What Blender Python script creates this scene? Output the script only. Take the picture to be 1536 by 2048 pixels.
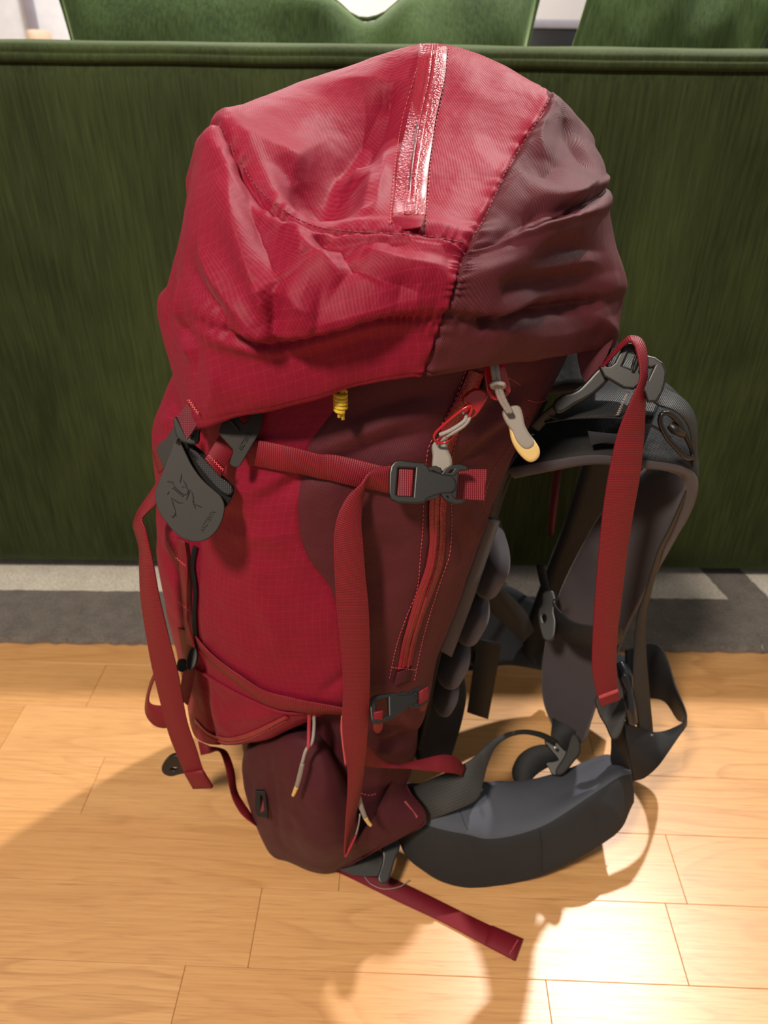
import bpy, bmesh, math, random
import numpy as np
from mathutils import Vector, Matrix, noise
from mathutils.bvhtree import BVHTree

# ------------------------------------------------------------------ clear
for o in list(bpy.data.objects):
    bpy.data.objects.remove(o, do_unlink=True)
scene = bpy.context.scene
COL = scene.collection
random.seed(7)

# ------------------------------------------------------------------ camera
F = 2048 * 26.0 / 36.0
PITCH, ROLL, CAMH = 32.5, 0.75, 0.85
cam_d = bpy.data.cameras.new('camera')
cam = bpy.data.objects.new('camera', cam_d)
COL.objects.link(cam)
cam_d.sensor_fit = 'VERTICAL'
cam_d.sensor_height = 36.0
cam_d.lens = 26.0
cam_d.clip_start = 0.02
CR = Matrix.Rotation(math.radians(90 - PITCH), 3, 'X') @ Matrix.Rotation(math.radians(ROLL), 3, 'Z')
CP = Vector((0, 0, CAMH))
cam.matrix_world = Matrix.Translation(CP) @ CR.to_4x4()
cam_d.dof.use_dof = True
cam_d.dof.focus_distance = 0.56
cam_d.dof.aperture_fstop = 8.0
scene.camera = cam

# ------------------------------------------------------------------ colour management
scene.view_settings.view_transform = 'Standard'
scene.view_settings.look = 'None'
scene.view_settings.gamma = 1.0
scene.view_settings.use_curve_mapping = False
scene.view_settings.exposure = 0.0

# ------------------------------------------------------------------ world and lamps
world = bpy.data.worlds.new('world')
scene.world = world
world.use_nodes = True
bg = world.node_tree.nodes['Background']
bg.inputs['Color'].default_value = (1.0, 0.93, 0.86, 1)
bg.inputs['Strength'].default_value = 0.31

def lamp(name, kind, loc, energy, color, size=0.1, aim=None, spot=None, blend=0.4):
    d = bpy.data.lights.new(name, kind)
    d.energy = energy
    d.color = color
    if kind == 'AREA':
        d.shape = 'DISK'
        d.size = size
    else:
        d.shadow_soft_size = size
    if kind == 'SPOT':
        d.spot_size = math.radians(spot)
        d.spot_blend = blend
    o = bpy.data.objects.new(name, d)
    COL.objects.link(o)
    o.location = loc
    if aim is not None:
        o.rotation_euler = (Vector(aim) - Vector(loc)).to_track_quat('-Z', 'Y').to_euler()
    return o

# ceiling downlight behind the sofa (throws the pack's and the sofa's shadow forwards)
lamp('ceiling_downlight', 'SPOT', (0.88, 1.60, 2.45), 255, (1.0, 0.93, 0.86), 0.030, (0.25, 0.6, 0.0), 120, 0.5)
# second, softer ceiling lamp of the room on the camera's side
lamp('ceiling_lamp', 'AREA', (-0.75, -0.75, 2.30), 68, (1.0, 0.87, 0.72), 0.30, (0.0, 0.6, 0.3))
# room lamps beyond the sofa
lamp('room_lamp', 'AREA', (-0.6, 3.2, 2.35), 60, (1.0, 0.97, 0.95), 0.5, (-0.6, 3.6, 0.0))
lamp('corner_lamp', 'AREA', (2.0, 2.3, 2.2), 22, (0.90, 1.0, 0.96), 0.3, (0.9, 1.5, 0.8))

# ------------------------------------------------------------------ helpers
def ray(px, py):
    v = CR @ Vector(((px - 768.0) / F, -(py - 1024.0) / F, -1.0))
    return v.normalized()

def U(px, py, d):
    """point seen at a picture position, standing d metres in front of the viewer"""
    r = ray(px, py)
    return CP + r * (d / r.y)

def G(px, py, z=0.0):
    r = ray(px, py)
    return CP + r * ((z - CAMH) / r.z)

def tag(o, label=None, category=None, group=None, kind=None):
    if label: o['label'] = label
    if category: o['category'] = category
    if group: o['group'] = group
    if kind: o['kind'] = kind
    return o

def empty(name, loc):
    o = bpy.data.objects.new(name, None)
    COL.objects.link(o)
    o.location = loc
    o.empty_display_size = 0.05
    return o

def link(name, me, mats, parent=None):
    o = bpy.data.objects.new(name, me)
    COL.objects.link(o)
    for m in (mats if isinstance(mats, (list, tuple)) else [mats]):
        me.materials.append(m)
    if parent is not None:
        o.parent = parent
        # parents are empties or meshes placed without rotation: keep world coordinates
        root = parent
        off = Vector((0, 0, 0))
        while root is not None:
            off += root.location
            root = root.parent
        o.location = -off
    return o

def mesh_from(name, verts, faces, uvs=None, mat_idx=None, smooth=True):
    me = bpy.data.meshes.new(name)
    me.from_pydata([tuple(v) for v in verts], [], faces)
    if uvs is not None:
        lay = me.uv_layers.new(name='UVMap')
        loops = np.empty(len(me.loops), dtype=np.int32)
        me.loops.foreach_get('vertex_index', loops)
        lay.data.foreach_set('uv', np.asarray(uvs, dtype=np.float32)[loops].ravel())
    if mat_idx is not None:
        me.polygons.foreach_set('material_index', np.asarray(mat_idx, dtype=np.int32))
    if smooth:
        me.polygons.foreach_set('use_smooth', np.ones(len(me.polygons), dtype=bool))
    me.update()
    return me

def cr_eval(P, ts, closed):
    """Catmull-Rom along axis 0 of P at float indices ts"""
    P = np.asarray(P, dtype=float)
    n = len(P)
    ts = np.asarray(ts, dtype=float)
    if n == 2 and not closed:
        w = ts.reshape((-1,) + (1,) * (P.ndim - 1))
        return P[0] * (1 - w) + P[1] * w
    i = np.floor(ts).astype(int)
    if not closed:
        i = np.clip(i, 0, n - 2)
    t = (ts - i).reshape((-1,) + (1,) * (P.ndim - 1))
    def at(k):
        if closed:
            return P[k % n]
        out = P[np.clip(k, 0, n - 1)].copy()
        lo, hi = k < 0, k > n - 1
        out[lo] = 2 * P[0] - P[1]
        out[hi] = 2 * P[-1] - P[-2]
        return out
    p0, p1, p2, p3 = at(i - 1), at(i), at(i + 1), at(i + 2)
    return 0.5 * ((2 * p1) + (p2 - p0) * t + (2 * p0 - 5 * p1 + 4 * p2 - p3) * t ** 2
                  + (3 * p1 - p0 - 3 * p2 + p3) * t ** 3)

def spl(pts, n, closed=False):
    k = len(pts)
    ts = np.linspace(0, k if closed else k - 1, n, endpoint=not closed)
    return cr_eval(np.array([tuple(p) for p in pts]), ts, closed)

def normals_of(Pg, cu, cv):
    """normals of a (nv,nu,3) grid"""
    du = (np.roll(Pg, -1, 1) - np.roll(Pg, 1, 1)) if cu else np.gradient(Pg, axis=1)
    dv = (np.roll(Pg, -1, 0) - np.roll(Pg, 1, 0)) if cv else np.gradient(Pg, axis=0)
    n = np.cross(du, dv)
    l = np.linalg.norm(n, axis=2, keepdims=True)
    return n / np.maximum(l, 1e-12)

def grid_faces(nv, nu, cu, cv=False):
    f = []
    for j in range(nv if cv else nv - 1):
        j2 = (j + 1) % nv
        for i in range(nu if cu else nu - 1):
            i2 = (i + 1) % nu
            f.append((j * nu + i, j * nu + i2, j2 * nu + i2, j2 * nu + i))
    return f

def bvh_of(Pg, cu):
    nv, nu = Pg.shape[:2]
    return BVHTree.FromPolygons([tuple(p) for p in Pg.reshape(-1, 3)], grid_faces(nv, nu, cu))

def seg_dist(V, A, B):
    ab = B - A
    t = np.clip(((V - A) @ ab) / max(ab @ ab, 1e-12), 0, 1)
    return np.linalg.norm(V - (A + t[:, None] * ab), axis=1), t

def fbm(V, scale, octv=3, seed=0.0):
    out = np.empty(len(V))
    for k, v in enumerate(V):
        p = Vector((v[0] * scale + seed, v[1] * scale + seed * 1.7, v[2] * scale - seed))
        out[k] = noise.fractal(p, 1.0, 2.0, octv)
    return out

class Surf:
    """a soft shell from a grid of control points; keeps its shape for laying straps on"""
    def __init__(self, ctrl, nu, nv, cu, wrinkles=(), amp=0.0, scale=12.0, seed=0.0, pinch=(), bumpfn=None):
        C = np.array([[tuple(p) for p in row] for row in ctrl])
        kv, ku = C.shape[:2]
        self.tv = np.linspace(0, kv - 1, nv)
        self.tu = np.linspace(0, ku if cu else ku - 1, nu, endpoint=not cu)
        A = cr_eval(C, self.tv, False)
        Pg = np.swapaxes(cr_eval(np.swapaxes(A, 0, 1), self.tu, cu), 0, 1)
        self.cu = cu
        N = normals_of(Pg, cu, False)
        # orient outwards
        c = Pg.reshape(-1, 3).mean(0)
        self.sign = 1.0
        if ((Pg - c) * N).sum() < 0:
            N = -N
            self.sign = -1.0
        V = Pg.reshape(-1, 3)
        Nn = N.reshape(-1, 3)
        D = np.zeros(len(V))
        bvh = bvh_of(Pg, cu)
        for line, w, a in wrinkles:
            pts = []
            for (x, y) in line:
                hit = bvh.ray_cast(CP, ray(x, y))
                if hit[0] is not None:
                    pts.append(np.array(hit[0]))
            if len(pts) < 2:
                continue
            pts = spl(pts, len(pts) * 5)
            n = len(pts) - 1
            lo, hi = pts.min(0) - w * 3.2, pts.max(0) + w * 3.2
            idx = np.nonzero(((V > lo) & (V < hi)).all(1))[0]
            Vs = V[idx]
            best = np.full(len(Vs), 9.0)
            tt = np.zeros(len(Vs))
            for s in range(n):
                d, t = seg_dist(Vs, pts[s], pts[s + 1])
                m = d < best
                best[m] = d[m]
                tt[m] = (s + t[m]) / n
            env = np.sin(np.clip(tt, 0.02, 0.98) * math.pi) ** 0.6
            q = best / w
            D[idx] += a * env * (0.55 * np.exp(-q ** 2) + 0.45 * np.exp(-1.7 * q))
        for axis, val, w, a in pinch:          # seams along a grid line, w in grid units
            t = self.tv[:, None] if axis == 'v' else self.tu[None, :]
            e = np.exp(-((t - val) / w) ** 2) * np.ones((len(self.tv), len(self.tu)))
            D += a * e.reshape(-1)
        if amp:
            D += amp * fbm(V, scale, 3, seed)
        if bumpfn is not None:
            D += bumpfn(self.tu, self.tv).reshape(-1)
        self.P = (V + Nn * D[:, None]).reshape(Pg.shape)
        self.bvh = bvh_of(self.P, cu)
        # metric uv
        du = np.linalg.norm(np.diff(Pg, axis=1), axis=2)
        uu = np.concatenate([np.zeros((Pg.shape[0], 1)), np.cumsum(du, 1)], 1)
        dv = np.linalg.norm(np.diff(Pg, axis=0), axis=2)
        vv = np.concatenate([np.zeros((1, Pg.shape[1])), np.cumsum(dv, 0)], 0)
        self.uv = np.stack([uu, vv], 2)

    def mesh(self, name, matfn=None, select=None, cap_top=False, cap_bot=False):
        nv, nu = self.P.shape[:2]
        fs, mi = [], []
        for j in range(nv - 1):
            for i in range(nu if self.cu else nu - 1):
                i2 = (i + 1) % nu
                u = (self.tu[i] + (self.tu[i2] if i2 else self.tu[i] + (self.tu[1] - self.tu[0]))) / 2
                v = (self.tv[j] + self.tv[j + 1]) / 2
                if select is not None and not select(u, v):
                    continue
                q = (j * nu + i, j * nu + i2, (j + 1) * nu + i2, (j + 1) * nu + i)
                fs.append(q if self.sign > 0 else q[::-1])
                mi.append(matfn(u, v) if matfn else 0)
        if cap_top:
            fs.append(tuple(range(nu))); mi.append(0)
        if cap_bot:
            fs.append(tuple((nv - 1) * nu + i for i in range(nu))); mi.append(0)
        verts = self.P.reshape(-1, 3)
        uv = self.uv.reshape(-1, 2)
        used = np.unique(np.concatenate([np.array(f) for f in fs]))
        remap = -np.ones(len(verts), dtype=int)
        remap[used] = np.arange(len(used))
        fs = [tuple(int(remap[k]) for k in f) for f in fs]
        return mesh_from(name, verts[used], fs, uv[used], mi)

    def hit(self, x, y, off=0.0):
        loc, nrm, _, _ = self.bvh.ray_cast(CP, ray(x, y))
        if loc is None:
            loc, nrm, _, _ = self.bvh.find_nearest(U(x, y, 0.5))
        if nrm.dot(ray(x, y)) > 0:
            nrm = -nrm
        return loc + nrm * off, nrm

def solid(o, t, offset=-1.0):
    m = o.modifiers.new('thickness', 'SOLIDIFY')
    m.thickness = t
    m.offset = offset
    return o

def strip_mesh(name, A, B, thick, mat_top=0, round_=0.5, nw=3, uvw=None):
    """ribbon between the edge curves A and B (n,3) with thickness"""
    A, B = np.asarray(A), np.asarray(B)
    n = len(A)
    C = (A + B) / 2
    T = np.gradient(C, axis=0)
    W = B - A
    N = np.cross(T, W)
    N /= np.maximum(np.linalg.norm(N, axis=1, keepdims=True), 1e-9)
    for k in range(1, n):
        if N[k] @ N[k - 1] < 0:
            N[k] = -N[k]
    h = thick / 2
    ws = np.linspace(0, 1, nw)
    prof = [(w, 1.0) for w in ws] + [(w, -1.0) for w in ws[::-1]]
    ring = []
    wl = np.linalg.norm(W, axis=1).mean()
    e = min(0.25, round_ * h / max(wl, 1e-6))
    prof = [(0.0, 0.35), (e, 1.0)] + [(w, 1.0) for w in ws[1:-1]] + [(1 - e, 1.0), (1.0, 0.35), (1.0, -0.35), (1 - e, -1.0)] \
        + [(w, -1.0) for w in ws[1:-1][::-1]] + [(e, -1.0), (0.0, -0.35)]
    m = len(prof)
    L = np.concatenate([[0], np.cumsum(np.linalg.norm(np.diff(C, axis=0), axis=1))])
    V = np.empty((n, m, 3))
    UVs = np.empty((n, m, 2))
    for k, (w, s) in enumerate(prof):
        V[:, k] = A + W * w + N * (s * h)
        UVs[:, k, 0] = w * wl
        UVs[:, k, 1] = L
    fs = grid_faces(n, m, True)
    fs.append(tuple(range(m))[::-1])
    fs.append(tuple((n - 1) * m + i for i in range(m)))
    me = mesh_from(name, V.reshape(-1, 3), fs, UVs.reshape(-1, 2))
    bm = bmesh.new(); bm.from_mesh(me)
    bmesh.ops.recalc_face_normals(bm, faces=bm.faces)
    bm.to_mesh(me); bm.free()
    return me

def pair_strip(name, pairs, mat, parent, thick=0.0016, width=None, n=60, sgn=1):
    """pairs: (ax,ay,ad, bx,by,bd|None). With width set and bd None the second edge is put where the strap keeps its width"""
    A, B = [], []
    for p in pairs:
        a = U(p[0], p[1], p[2])
        if len(p) > 5 and p[5] is not None:
            b = U(p[3], p[4], p[5])
        else:
            s = p[6] if len(p) > 6 else sgn
            r = ray(p[3], p[4])
            t0 = (a - CP).dot(r)
            perp = ((CP + r * t0) - a).length
            k = math.sqrt(max(width * width - perp * perp, 0.0))
            b = CP + r * (t0 + s * k)
        A.append(a); B.append(b)
    me = strip_mesh(name, spl(A, n), spl(B, n), thick)
    return link(name, me, mat, parent)

def path_strip(name, pts, nrms, width, thick, mat, parent, n=60, skew=None):
    P = spl(pts, n)
    Nn = spl(nrms, n)
    T = np.gradient(P, axis=0)
    W = np.cross(Nn, T)
    W /= np.maximum(np.linalg.norm(W, axis=1, keepdims=True), 1e-9)
    me = strip_mesh(name, P - W * width / 2, P + W * width / 2, thick)
    return link(name, me, mat, parent)

def surf_strip(name, surf, line, width, mat, parent, off=0.0015, thick=0.0016, n=60):
    pts, nr = [], []
    dense = spl([(x, y, 0) for x, y in line], max(8, 3 * len(line)))
    for x, y, _ in dense:
        p, nn = surf.hit(x, y, off)
        pts.append(p); nr.append(nn)
    nr = np.array([tuple(v) for v in nr])
    for _ in range(2):
        nr[1:-1] = (nr[:-2] + nr[1:-1] * 2 + nr[2:]) / 4
    return path_strip(name, pts, nr, width, thick, mat, parent, n)

def tube_mesh(name, pts, rad, n=40, m=8, closed=False):
    P = spl(pts, n, closed)
    if closed:
        T = np.roll(P, -1, 0) - np.roll(P, 1, 0)
    else:
        T = np.gradient(P, axis=0)
    T /= np.maximum(np.linalg.norm(T, axis=1, keepdims=True), 1e-9)
    ref = np.array([0.3, 0.2, 0.93])
    X = np.cross(T[0], ref); X /= np.linalg.norm(X)
    V = np.empty((n, m, 3)); UVs = np.empty((n, m, 2))
    L = np.concatenate([[0], np.cumsum(np.linalg.norm(np.diff(P, axis=0), axis=1))])
    r = np.interp(np.linspace(0, 1, n), np.linspace(0, 1, len(rad)), rad) if hasattr(rad, '__len__') else np.full(n, rad)
    for k in range(n):
        X = X - T[k] * (X @ T[k]); X /= np.linalg.norm(X)
        Y = np.cross(T[k], X)
        for i in range(m):
            a = 2 * math.pi * i / m
            V[k, i] = P[k] + r[k] * (math.cos(a) * X + math.sin(a) * Y)
            UVs[k, i] = (i / m * 0.01, L[k])
    fs = grid_faces(n, m, True, closed)
    if not closed:
        fs.append(tuple(range(m))[::-1])
        fs.append(tuple((n - 1) * m + i for i in range(m)))
    return mesh_from(name, V.reshape(-1, 3), fs, UVs.reshape(-1, 2))

def tube(name, pts, rad, mat, parent, n=40, m=8, closed=False):
    return link(name, tube_mesh(name, pts, rad, n, m, closed), mat, parent)

def frame(o, xdir, nrm):
    """matrix whose x axis runs along xdir and whose z axis is the normal"""
    z = Vector(nrm).normalized()
    x = Vector(xdir)
    x = (x - z * x.dot(z)).normalized()
    y = z.cross(x)
    M = Matrix((x, y, z)).transposed().to_4x4()
    M.translation = Vector(o)
    return M

def plate_mesh(name, outlines, half, bevel, M, res=4):
    """flat plate with holes from 2-d outlines (metres), extruded, edges rounded, placed by M"""
    cu = bpy.data.curves.new(name, 'CURVE')
    cu.dimensions = '2D'
    cu.fill_mode = 'BOTH'
    for ol in outlines:
        s = cu.splines.new('POLY')
        s.points.add(len(ol) - 1)
        for k, (x, y) in enumerate(ol):
            s.points[k].co = (x, y, 0, 1)
        s.use_cyclic_u = True
    cu.extrude = max(half - bevel, 0.00005)
    cu.bevel_depth = bevel
    cu.bevel_resolution = 2
    ob = bpy.data.objects.new(name, cu)
    COL.objects.link(ob)
    dg = bpy.context.evaluated_depsgraph_get()
    me = bpy.data.meshes.new_from_object(ob.evaluated_get(dg))
    bpy.data.objects.remove(ob, do_unlink=True)
    bpy.data.curves.remove(cu)
    while me.uv_layers:
        me.uv_layers.remove(me.uv_layers[0])
    lay = me.uv_layers.new(name='UVMap')
    for lp in me.loops:
        c = me.vertices[lp.vertex_index].co
        lay.data[lp.index].uv = (c.y, c.x)
    me.transform(M)
    me.name = name
    return me

def rrect(cx, cy, w, h, r, k=4):
    out = []
    for qx, qy, a0 in ((1, 1, 0), (-1, 1, 90), (-1, -1, 180), (1, -1, 270)):
        for i in range(k + 1):
            a = math.radians(a0 + 90 * i / k)
            out.append((cx + qx * (w / 2 - r) + r * math.cos(a), cy + qy * (h / 2 - r) + r * math.sin(a)))
    return out

def join(meshes, name):
    bm = bmesh.new()
    for me in meshes:
        bm.from_mesh(me)
    out = bpy.data.meshes.new(name)
    bm.to_mesh(out); bm.free()
    for me in meshes:
        bpy.data.meshes.remove(me)
    return out

def smooth_by_angle(me, deg=35):
    bm = bmesh.new(); bm.from_mesh(me)
    for f in bm.faces: f.smooth = True
    for e in bm.edges:
        e.smooth = len(e.link_faces) == 2 and e.calc_face_angle(0) < math.radians(deg)
    bm.to_mesh(me); bm.free()
    return me

def box_mesh(name, x0, x1, y0, y1, z0, z1, bev=0.0, seg=2):
    bm = bmesh.new()
    bmesh.ops.create_cube(bm, size=1)
    bmesh.ops.scale(bm, vec=(x1 - x0, y1 - y0, z1 - z0), verts=bm.verts)
    bmesh.ops.translate(bm, vec=((x0 + x1) / 2, (y0 + y1) / 2, (z0 + z1) / 2), verts=bm.verts)
    if bev:
        bmesh.ops.bevel(bm, geom=list(bm.edges), offset=bev, segments=seg, affect='EDGES', profile=0.5)
    me = bpy.data.meshes.new(name)
    bm.to_mesh(me); bm.free()
    return smooth_by_angle(me)

# ------------------------------------------------------------------ materials
def srgb(r, g, b):
    f = lambda c: (c / 255 / 12.92) if c / 255 <= 0.04045 else ((c / 255 + 0.055) / 1.055) ** 2.4
    return (f(r), f(g), f(b), 1.0)

class NT:
    def __init__(self, name):
        self.m = bpy.data.materials.new(name)
        self.m.use_nodes = True
        self.t = self.m.node_tree
        self.t.nodes.clear()
        self.out = self.n('ShaderNodeOutputMaterial')
        self.p = self.n('ShaderNodeBsdfPrincipled')
        self.l(self.p.outputs[0], self.out.inputs[0])
    def n(self, t, **kw):
        nd = self.t.nodes.new(t)
        for k, v in kw.items():
            setattr(nd, k, v)
        return nd
    def l(self, a, b):
        self.t.links.new(a, b)
    def math(self, op, a, b=None, clamp=False):
        nd = self.n('ShaderNodeMath', operation=op, use_clamp=clamp)
        for k, v in enumerate((a, b)):
            if v is None: continue
            if isinstance(v, (int, float)): nd.inputs[k].default_value = v
            else: self.l(v, nd.inputs[k])
        return nd.outputs[0]
    def mix(self, fac, a, b, blend='MIX'):
        nd = self.n('ShaderNodeMix', data_type='RGBA', blend_type=blend)
        for s, v in ((nd.inputs[0], fac), (nd.inputs[6], a), (nd.inputs[7], b)):
            if isinstance(v, (int, float)): s.default_value = v
            elif isinstance(v, tuple): s.default_value = v
            else: self.l(v, s)
        return nd.outputs[2]
    def noise(self, vec, scale, detail=3, rough=0.5, dist=0.0):
        nd = self.n('ShaderNodeTexNoise')
        nd.inputs['Scale'].default_value = scale
        nd.inputs['Detail'].default_value = detail
        nd.inputs['Roughness'].default_value = rough
        nd.inputs['Distortion'].default_value = dist
        if vec is not None: self.l(vec, nd.inputs['Vector'])
        return nd.outputs['Fac']
    def ramp(self, fac, stops):
        nd = self.n('ShaderNodeValToRGB')
        e = nd.color_ramp.elements
        while len(e) < len(stops): e.new(0.5)
        for k, (p, c) in enumerate(stops):
            e[k].position = p
            e[k].color = c if isinstance(c, tuple) else (c, c, c, 1)
        self.l(fac, nd.inputs[0])
        return nd.outputs[0]
    def bump(self, h, strength, dist, nrm=None):
        nd = self.n('ShaderNodeBump')
        nd.inputs['Strength'].default_value = strength
        nd.inputs['Distance'].default_value = dist
        self.l(h, nd.inputs['Height'])
        if nrm is not None: self.l(nrm, nd.inputs['Normal'])
        return nd.outputs[0]
    def uv(self):
        nd = self.n('ShaderNodeUVMap'); nd.uv_map = 'UVMap'
        return nd.outputs[0]
    def obj(self):
        return self.n('ShaderNodeTexCoord').outputs['Object']
    def mapping(self, vec, scale=(1, 1, 1), loc=(0, 0, 0), rot=(0, 0, 0)):
        nd = self.n('ShaderNodeMapping')
        nd.inputs['Scale'].default_value = scale
        nd.inputs['Location'].default_value = loc
        nd.inputs['Rotation'].default_value = rot
        self.l(vec, nd.inputs['Vector'])
        return nd.outputs[0]
    def sep(self, vec):
        nd = self.n('ShaderNodeSeparateXYZ'); self.l(vec, nd.inputs[0])
        return nd.outputs
    def set(self, **kw):
        for k, v in kw.items():
            s = self.p.inputs[k.replace('_', ' ')]
            if hasattr(v, 'is_linked') or hasattr(v, 'node'): self.l(v, s)
            else: s.default_value = v
        return self

def mat_ripstop(name, col, line, grid=0.0068):
    t = NT(name)
    uv = t.uv()
    s = t.sep(uv)
    big = t.noise(t.obj(), 9, 2)
    def stripe(c):
        f = t.math('FRACT', t.math('DIVIDE', c, grid))
        return t.math('LESS_THAN', f, 0.075)
    ln = t.math('MAXIMUM', stripe(s[0]), stripe(s[1]))
    ln = t.math('MULTIPLY', ln, t.math('ADD', t.math('MULTIPLY', t.noise(uv, 160, 2), 1.1), -0.1, True))
    a, b, c = col[:3]
    c0 = t.mix(big, (a * .88, b * .86, c * .88, 1), (a * 1.10, b * 1.12, c * 1.10, 1))
    # twill weave
    w = t.n('ShaderNodeTexWave', wave_type='BANDS', bands_direction='DIAGONAL')
    w.inputs['Scale'].default_value = 330
    w.inputs['Distortion'].default_value = 0.8
    w.inputs['Detail Scale'].default_value = 2
    t.l(uv, w.inputs['Vector'])
    wv = t.math('MULTIPLY', w.outputs['Fac'], t.math('ADD', t.noise(uv, 60, 3), 0.2))
    c1 = t.mix(t.math('MULTIPLY', wv, 0.24), c0, line)
    c2 = t.mix(t.math('MULTIPLY', ln, 0.36), c1, line)
    fine = t.noise(uv, 1400, 2)
    h = t.math('ADD', t.math('ADD', t.math('MULTIPLY', wv, 0.6), t.math('MULTIPLY', ln, 0.7)), t.math('MULTIPLY', fine, 0.5))
    crease = t.noise(t.obj(), 26, 3, 0.5, 0.3)
    n1 = t.bump(crease, 0.40, 0.008)
    t.set(Base_Color=c2, Roughness=0.56, Normal=t.bump(h, 0.35, 0.0004, n1), Sheen_Weight=0.04, Sheen_Roughness=0.4)
    t.p.inputs['Sheen Tint'].default_value = (1, .6, .65, 1)
    t.p.inputs['Specular IOR Level'].default_value = 0.16
    return t.m

def mat_ballistic(name, col, hi, scale=1.0, rough=0.6):
    t = NT(name)
    uv = t.uv()
    w = t.n('ShaderNodeTexWave', wave_type='BANDS', bands_direction='X')
    w.inputs['Scale'].default_value = 260 * scale
    w2 = t.n('ShaderNodeTexWave', wave_type='BANDS', bands_direction='Y')
    w2.inputs['Scale'].default_value = 260 * scale
    for q in (w, w2): t.l(t.mapping(uv, rot=(0, 0, 0.6)), q.inputs['Vector'])
    wv = t.math('MULTIPLY', w.outputs['Fac'], w2.outputs['Fac'])
    big = t.noise(t.obj(), 12, 3)
    a, b, c = col[:3]
    c0 = t.mix(big, (a * .85, b * .82, c * .82, 1), (a * 1.15, b * 1.18, c * 1.15, 1))
    c1 = t.mix(t.math('MULTIPLY', wv, 0.30), c0, hi)
    crease = t.noise(t.obj(), 24, 3, 0.5, 0.3)
    n1 = t.bump(crease, 0.38, 0.008)
    t.set(Base_Color=c1, Roughness=rough, Normal=t.bump(wv, 0.45, 0.0005, n1), Sheen_Weight=0.02, Sheen_Roughness=0.4)
    t.p.inputs['Specular IOR Level'].default_value = 0.22
    return t.m

def mat_webbing(name, col, hi, per=0.0016, rough=0.5):
    t = NT(name)
    s = t.sep(t.uv())
    f = t.math('SINE', t.math('MULTIPLY', s[1], 2 * math.pi / per))
    f = t.math('ADD', t.math('MULTIPLY', f, 0.5), 0.5)
    g = t.math('SINE', t.math('MULTIPLY', s[0], 2 * math.pi / 0.0016))
    g = t.math('ADD', t.math('MULTIPLY', g, 0.22), 0.78)
    h = t.math('MULTIPLY', f, g)
    big = t.noise(t.obj(), 14, 2)
    c0 = t.mix(t.math('MULTIPLY', h, 0.62), col, hi)
    c1 = t.mix(t.math('MULTIPLY', big, 0.25), c0, (col[0] * .6, col[1] * .6, col[2] * .6, 1))
    t.set(Base_Color=c1, Roughness=rough, Normal=t.bump(h, 0.6, 0.0005))
    t.p.inputs['Specular IOR Level'].default_value = 0.3
    return t.m

def mat_plain(name, col, rough=0.5, nscale=200, nstr=0.1, ndist=0.0004, spec=0.5, metal=0.0, var=0.12, sheen=0.0):
    t = NT(name)
    big = t.noise(t.obj(), 20, 3)
    a, b, c = col[:3]
    t.set(Base_Color=t.mix(big, (a * (1 - var), b * (1 - var), c * (1 - var), 1), (a * (1 + var), b * (1 + var), c * (1 + var), 1)),
          Roughness=rough, Metallic=metal, Normal=t.bump(t.noise(t.obj(), nscale, 3), nstr, ndist), Sheen_Weight=sheen)
    t.p.inputs['Specular IOR Level'].default_value = spec
    return t.m

def mat_zip(name, col):
    t = NT(name)
    uv = t.uv()
    h = t.noise(t.mapping(uv, (1, 1.6, 1)), 900, 2)
    v = t.n('ShaderNodeTexVoronoi'); v.inputs['Scale'].default_value = 700
    t.l(uv, v.inputs['Vector'])
    a, b, c = col[:3]
    t.set(Base_Color=t.mix(t.noise(uv, 60, 3), (a * .75, b * .7, c * .7, 1), (a * 1.2, b * 1.3, c * 1.3, 1)),
          Roughness=0.34, Normal=t.bump(v.outputs['Distance'], 0.6, 0.0008))
    t.p.inputs['Coat Weight'].default_value = 0.15
    t.p.inputs['Specular IOR Level'].default_value = 0.35
    t.p.inputs['Coat Roughness'].default_value = 0.25
    return t.m

def mat_velvet(name, dark, light, streak=True):
    t = NT(name)
    o = t.obj()
    st = t.noise(t.mapping(o, (260, 260, 14)), 1.0, 3, 0.6)
    big = t.noise(t.mapping(o, (5, 5, 3.2)), 1.0, 3, 0.55, 0.4)
    fine = t.noise(o, 700, 2)
    f = t.math('ADD', t.math('MULTIPLY', st, 0.45), t.math('MULTIPLY', big, 0.55))
    col = t.mix(t.ramp(f, [(0.38, 0.0), (0.66, 1.0)]), dark, light)
    h = t.math('ADD', t.math('MULTIPLY', fine, 0.6), t.math('MULTIPLY', st, 0.8))
    t.set(Base_Color=col, Roughness=0.75, Normal=t.bump(h, 0.3, 0.0008), Sheen_Weight=0.65, Sheen_Roughness=0.32)
    t.p.inputs['Sheen Tint'].default_value = (0.52, 0.66, 0.34, 1)
    t.p.inputs['Specular IOR Level'].default_value = 0.12
    return t.m

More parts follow.
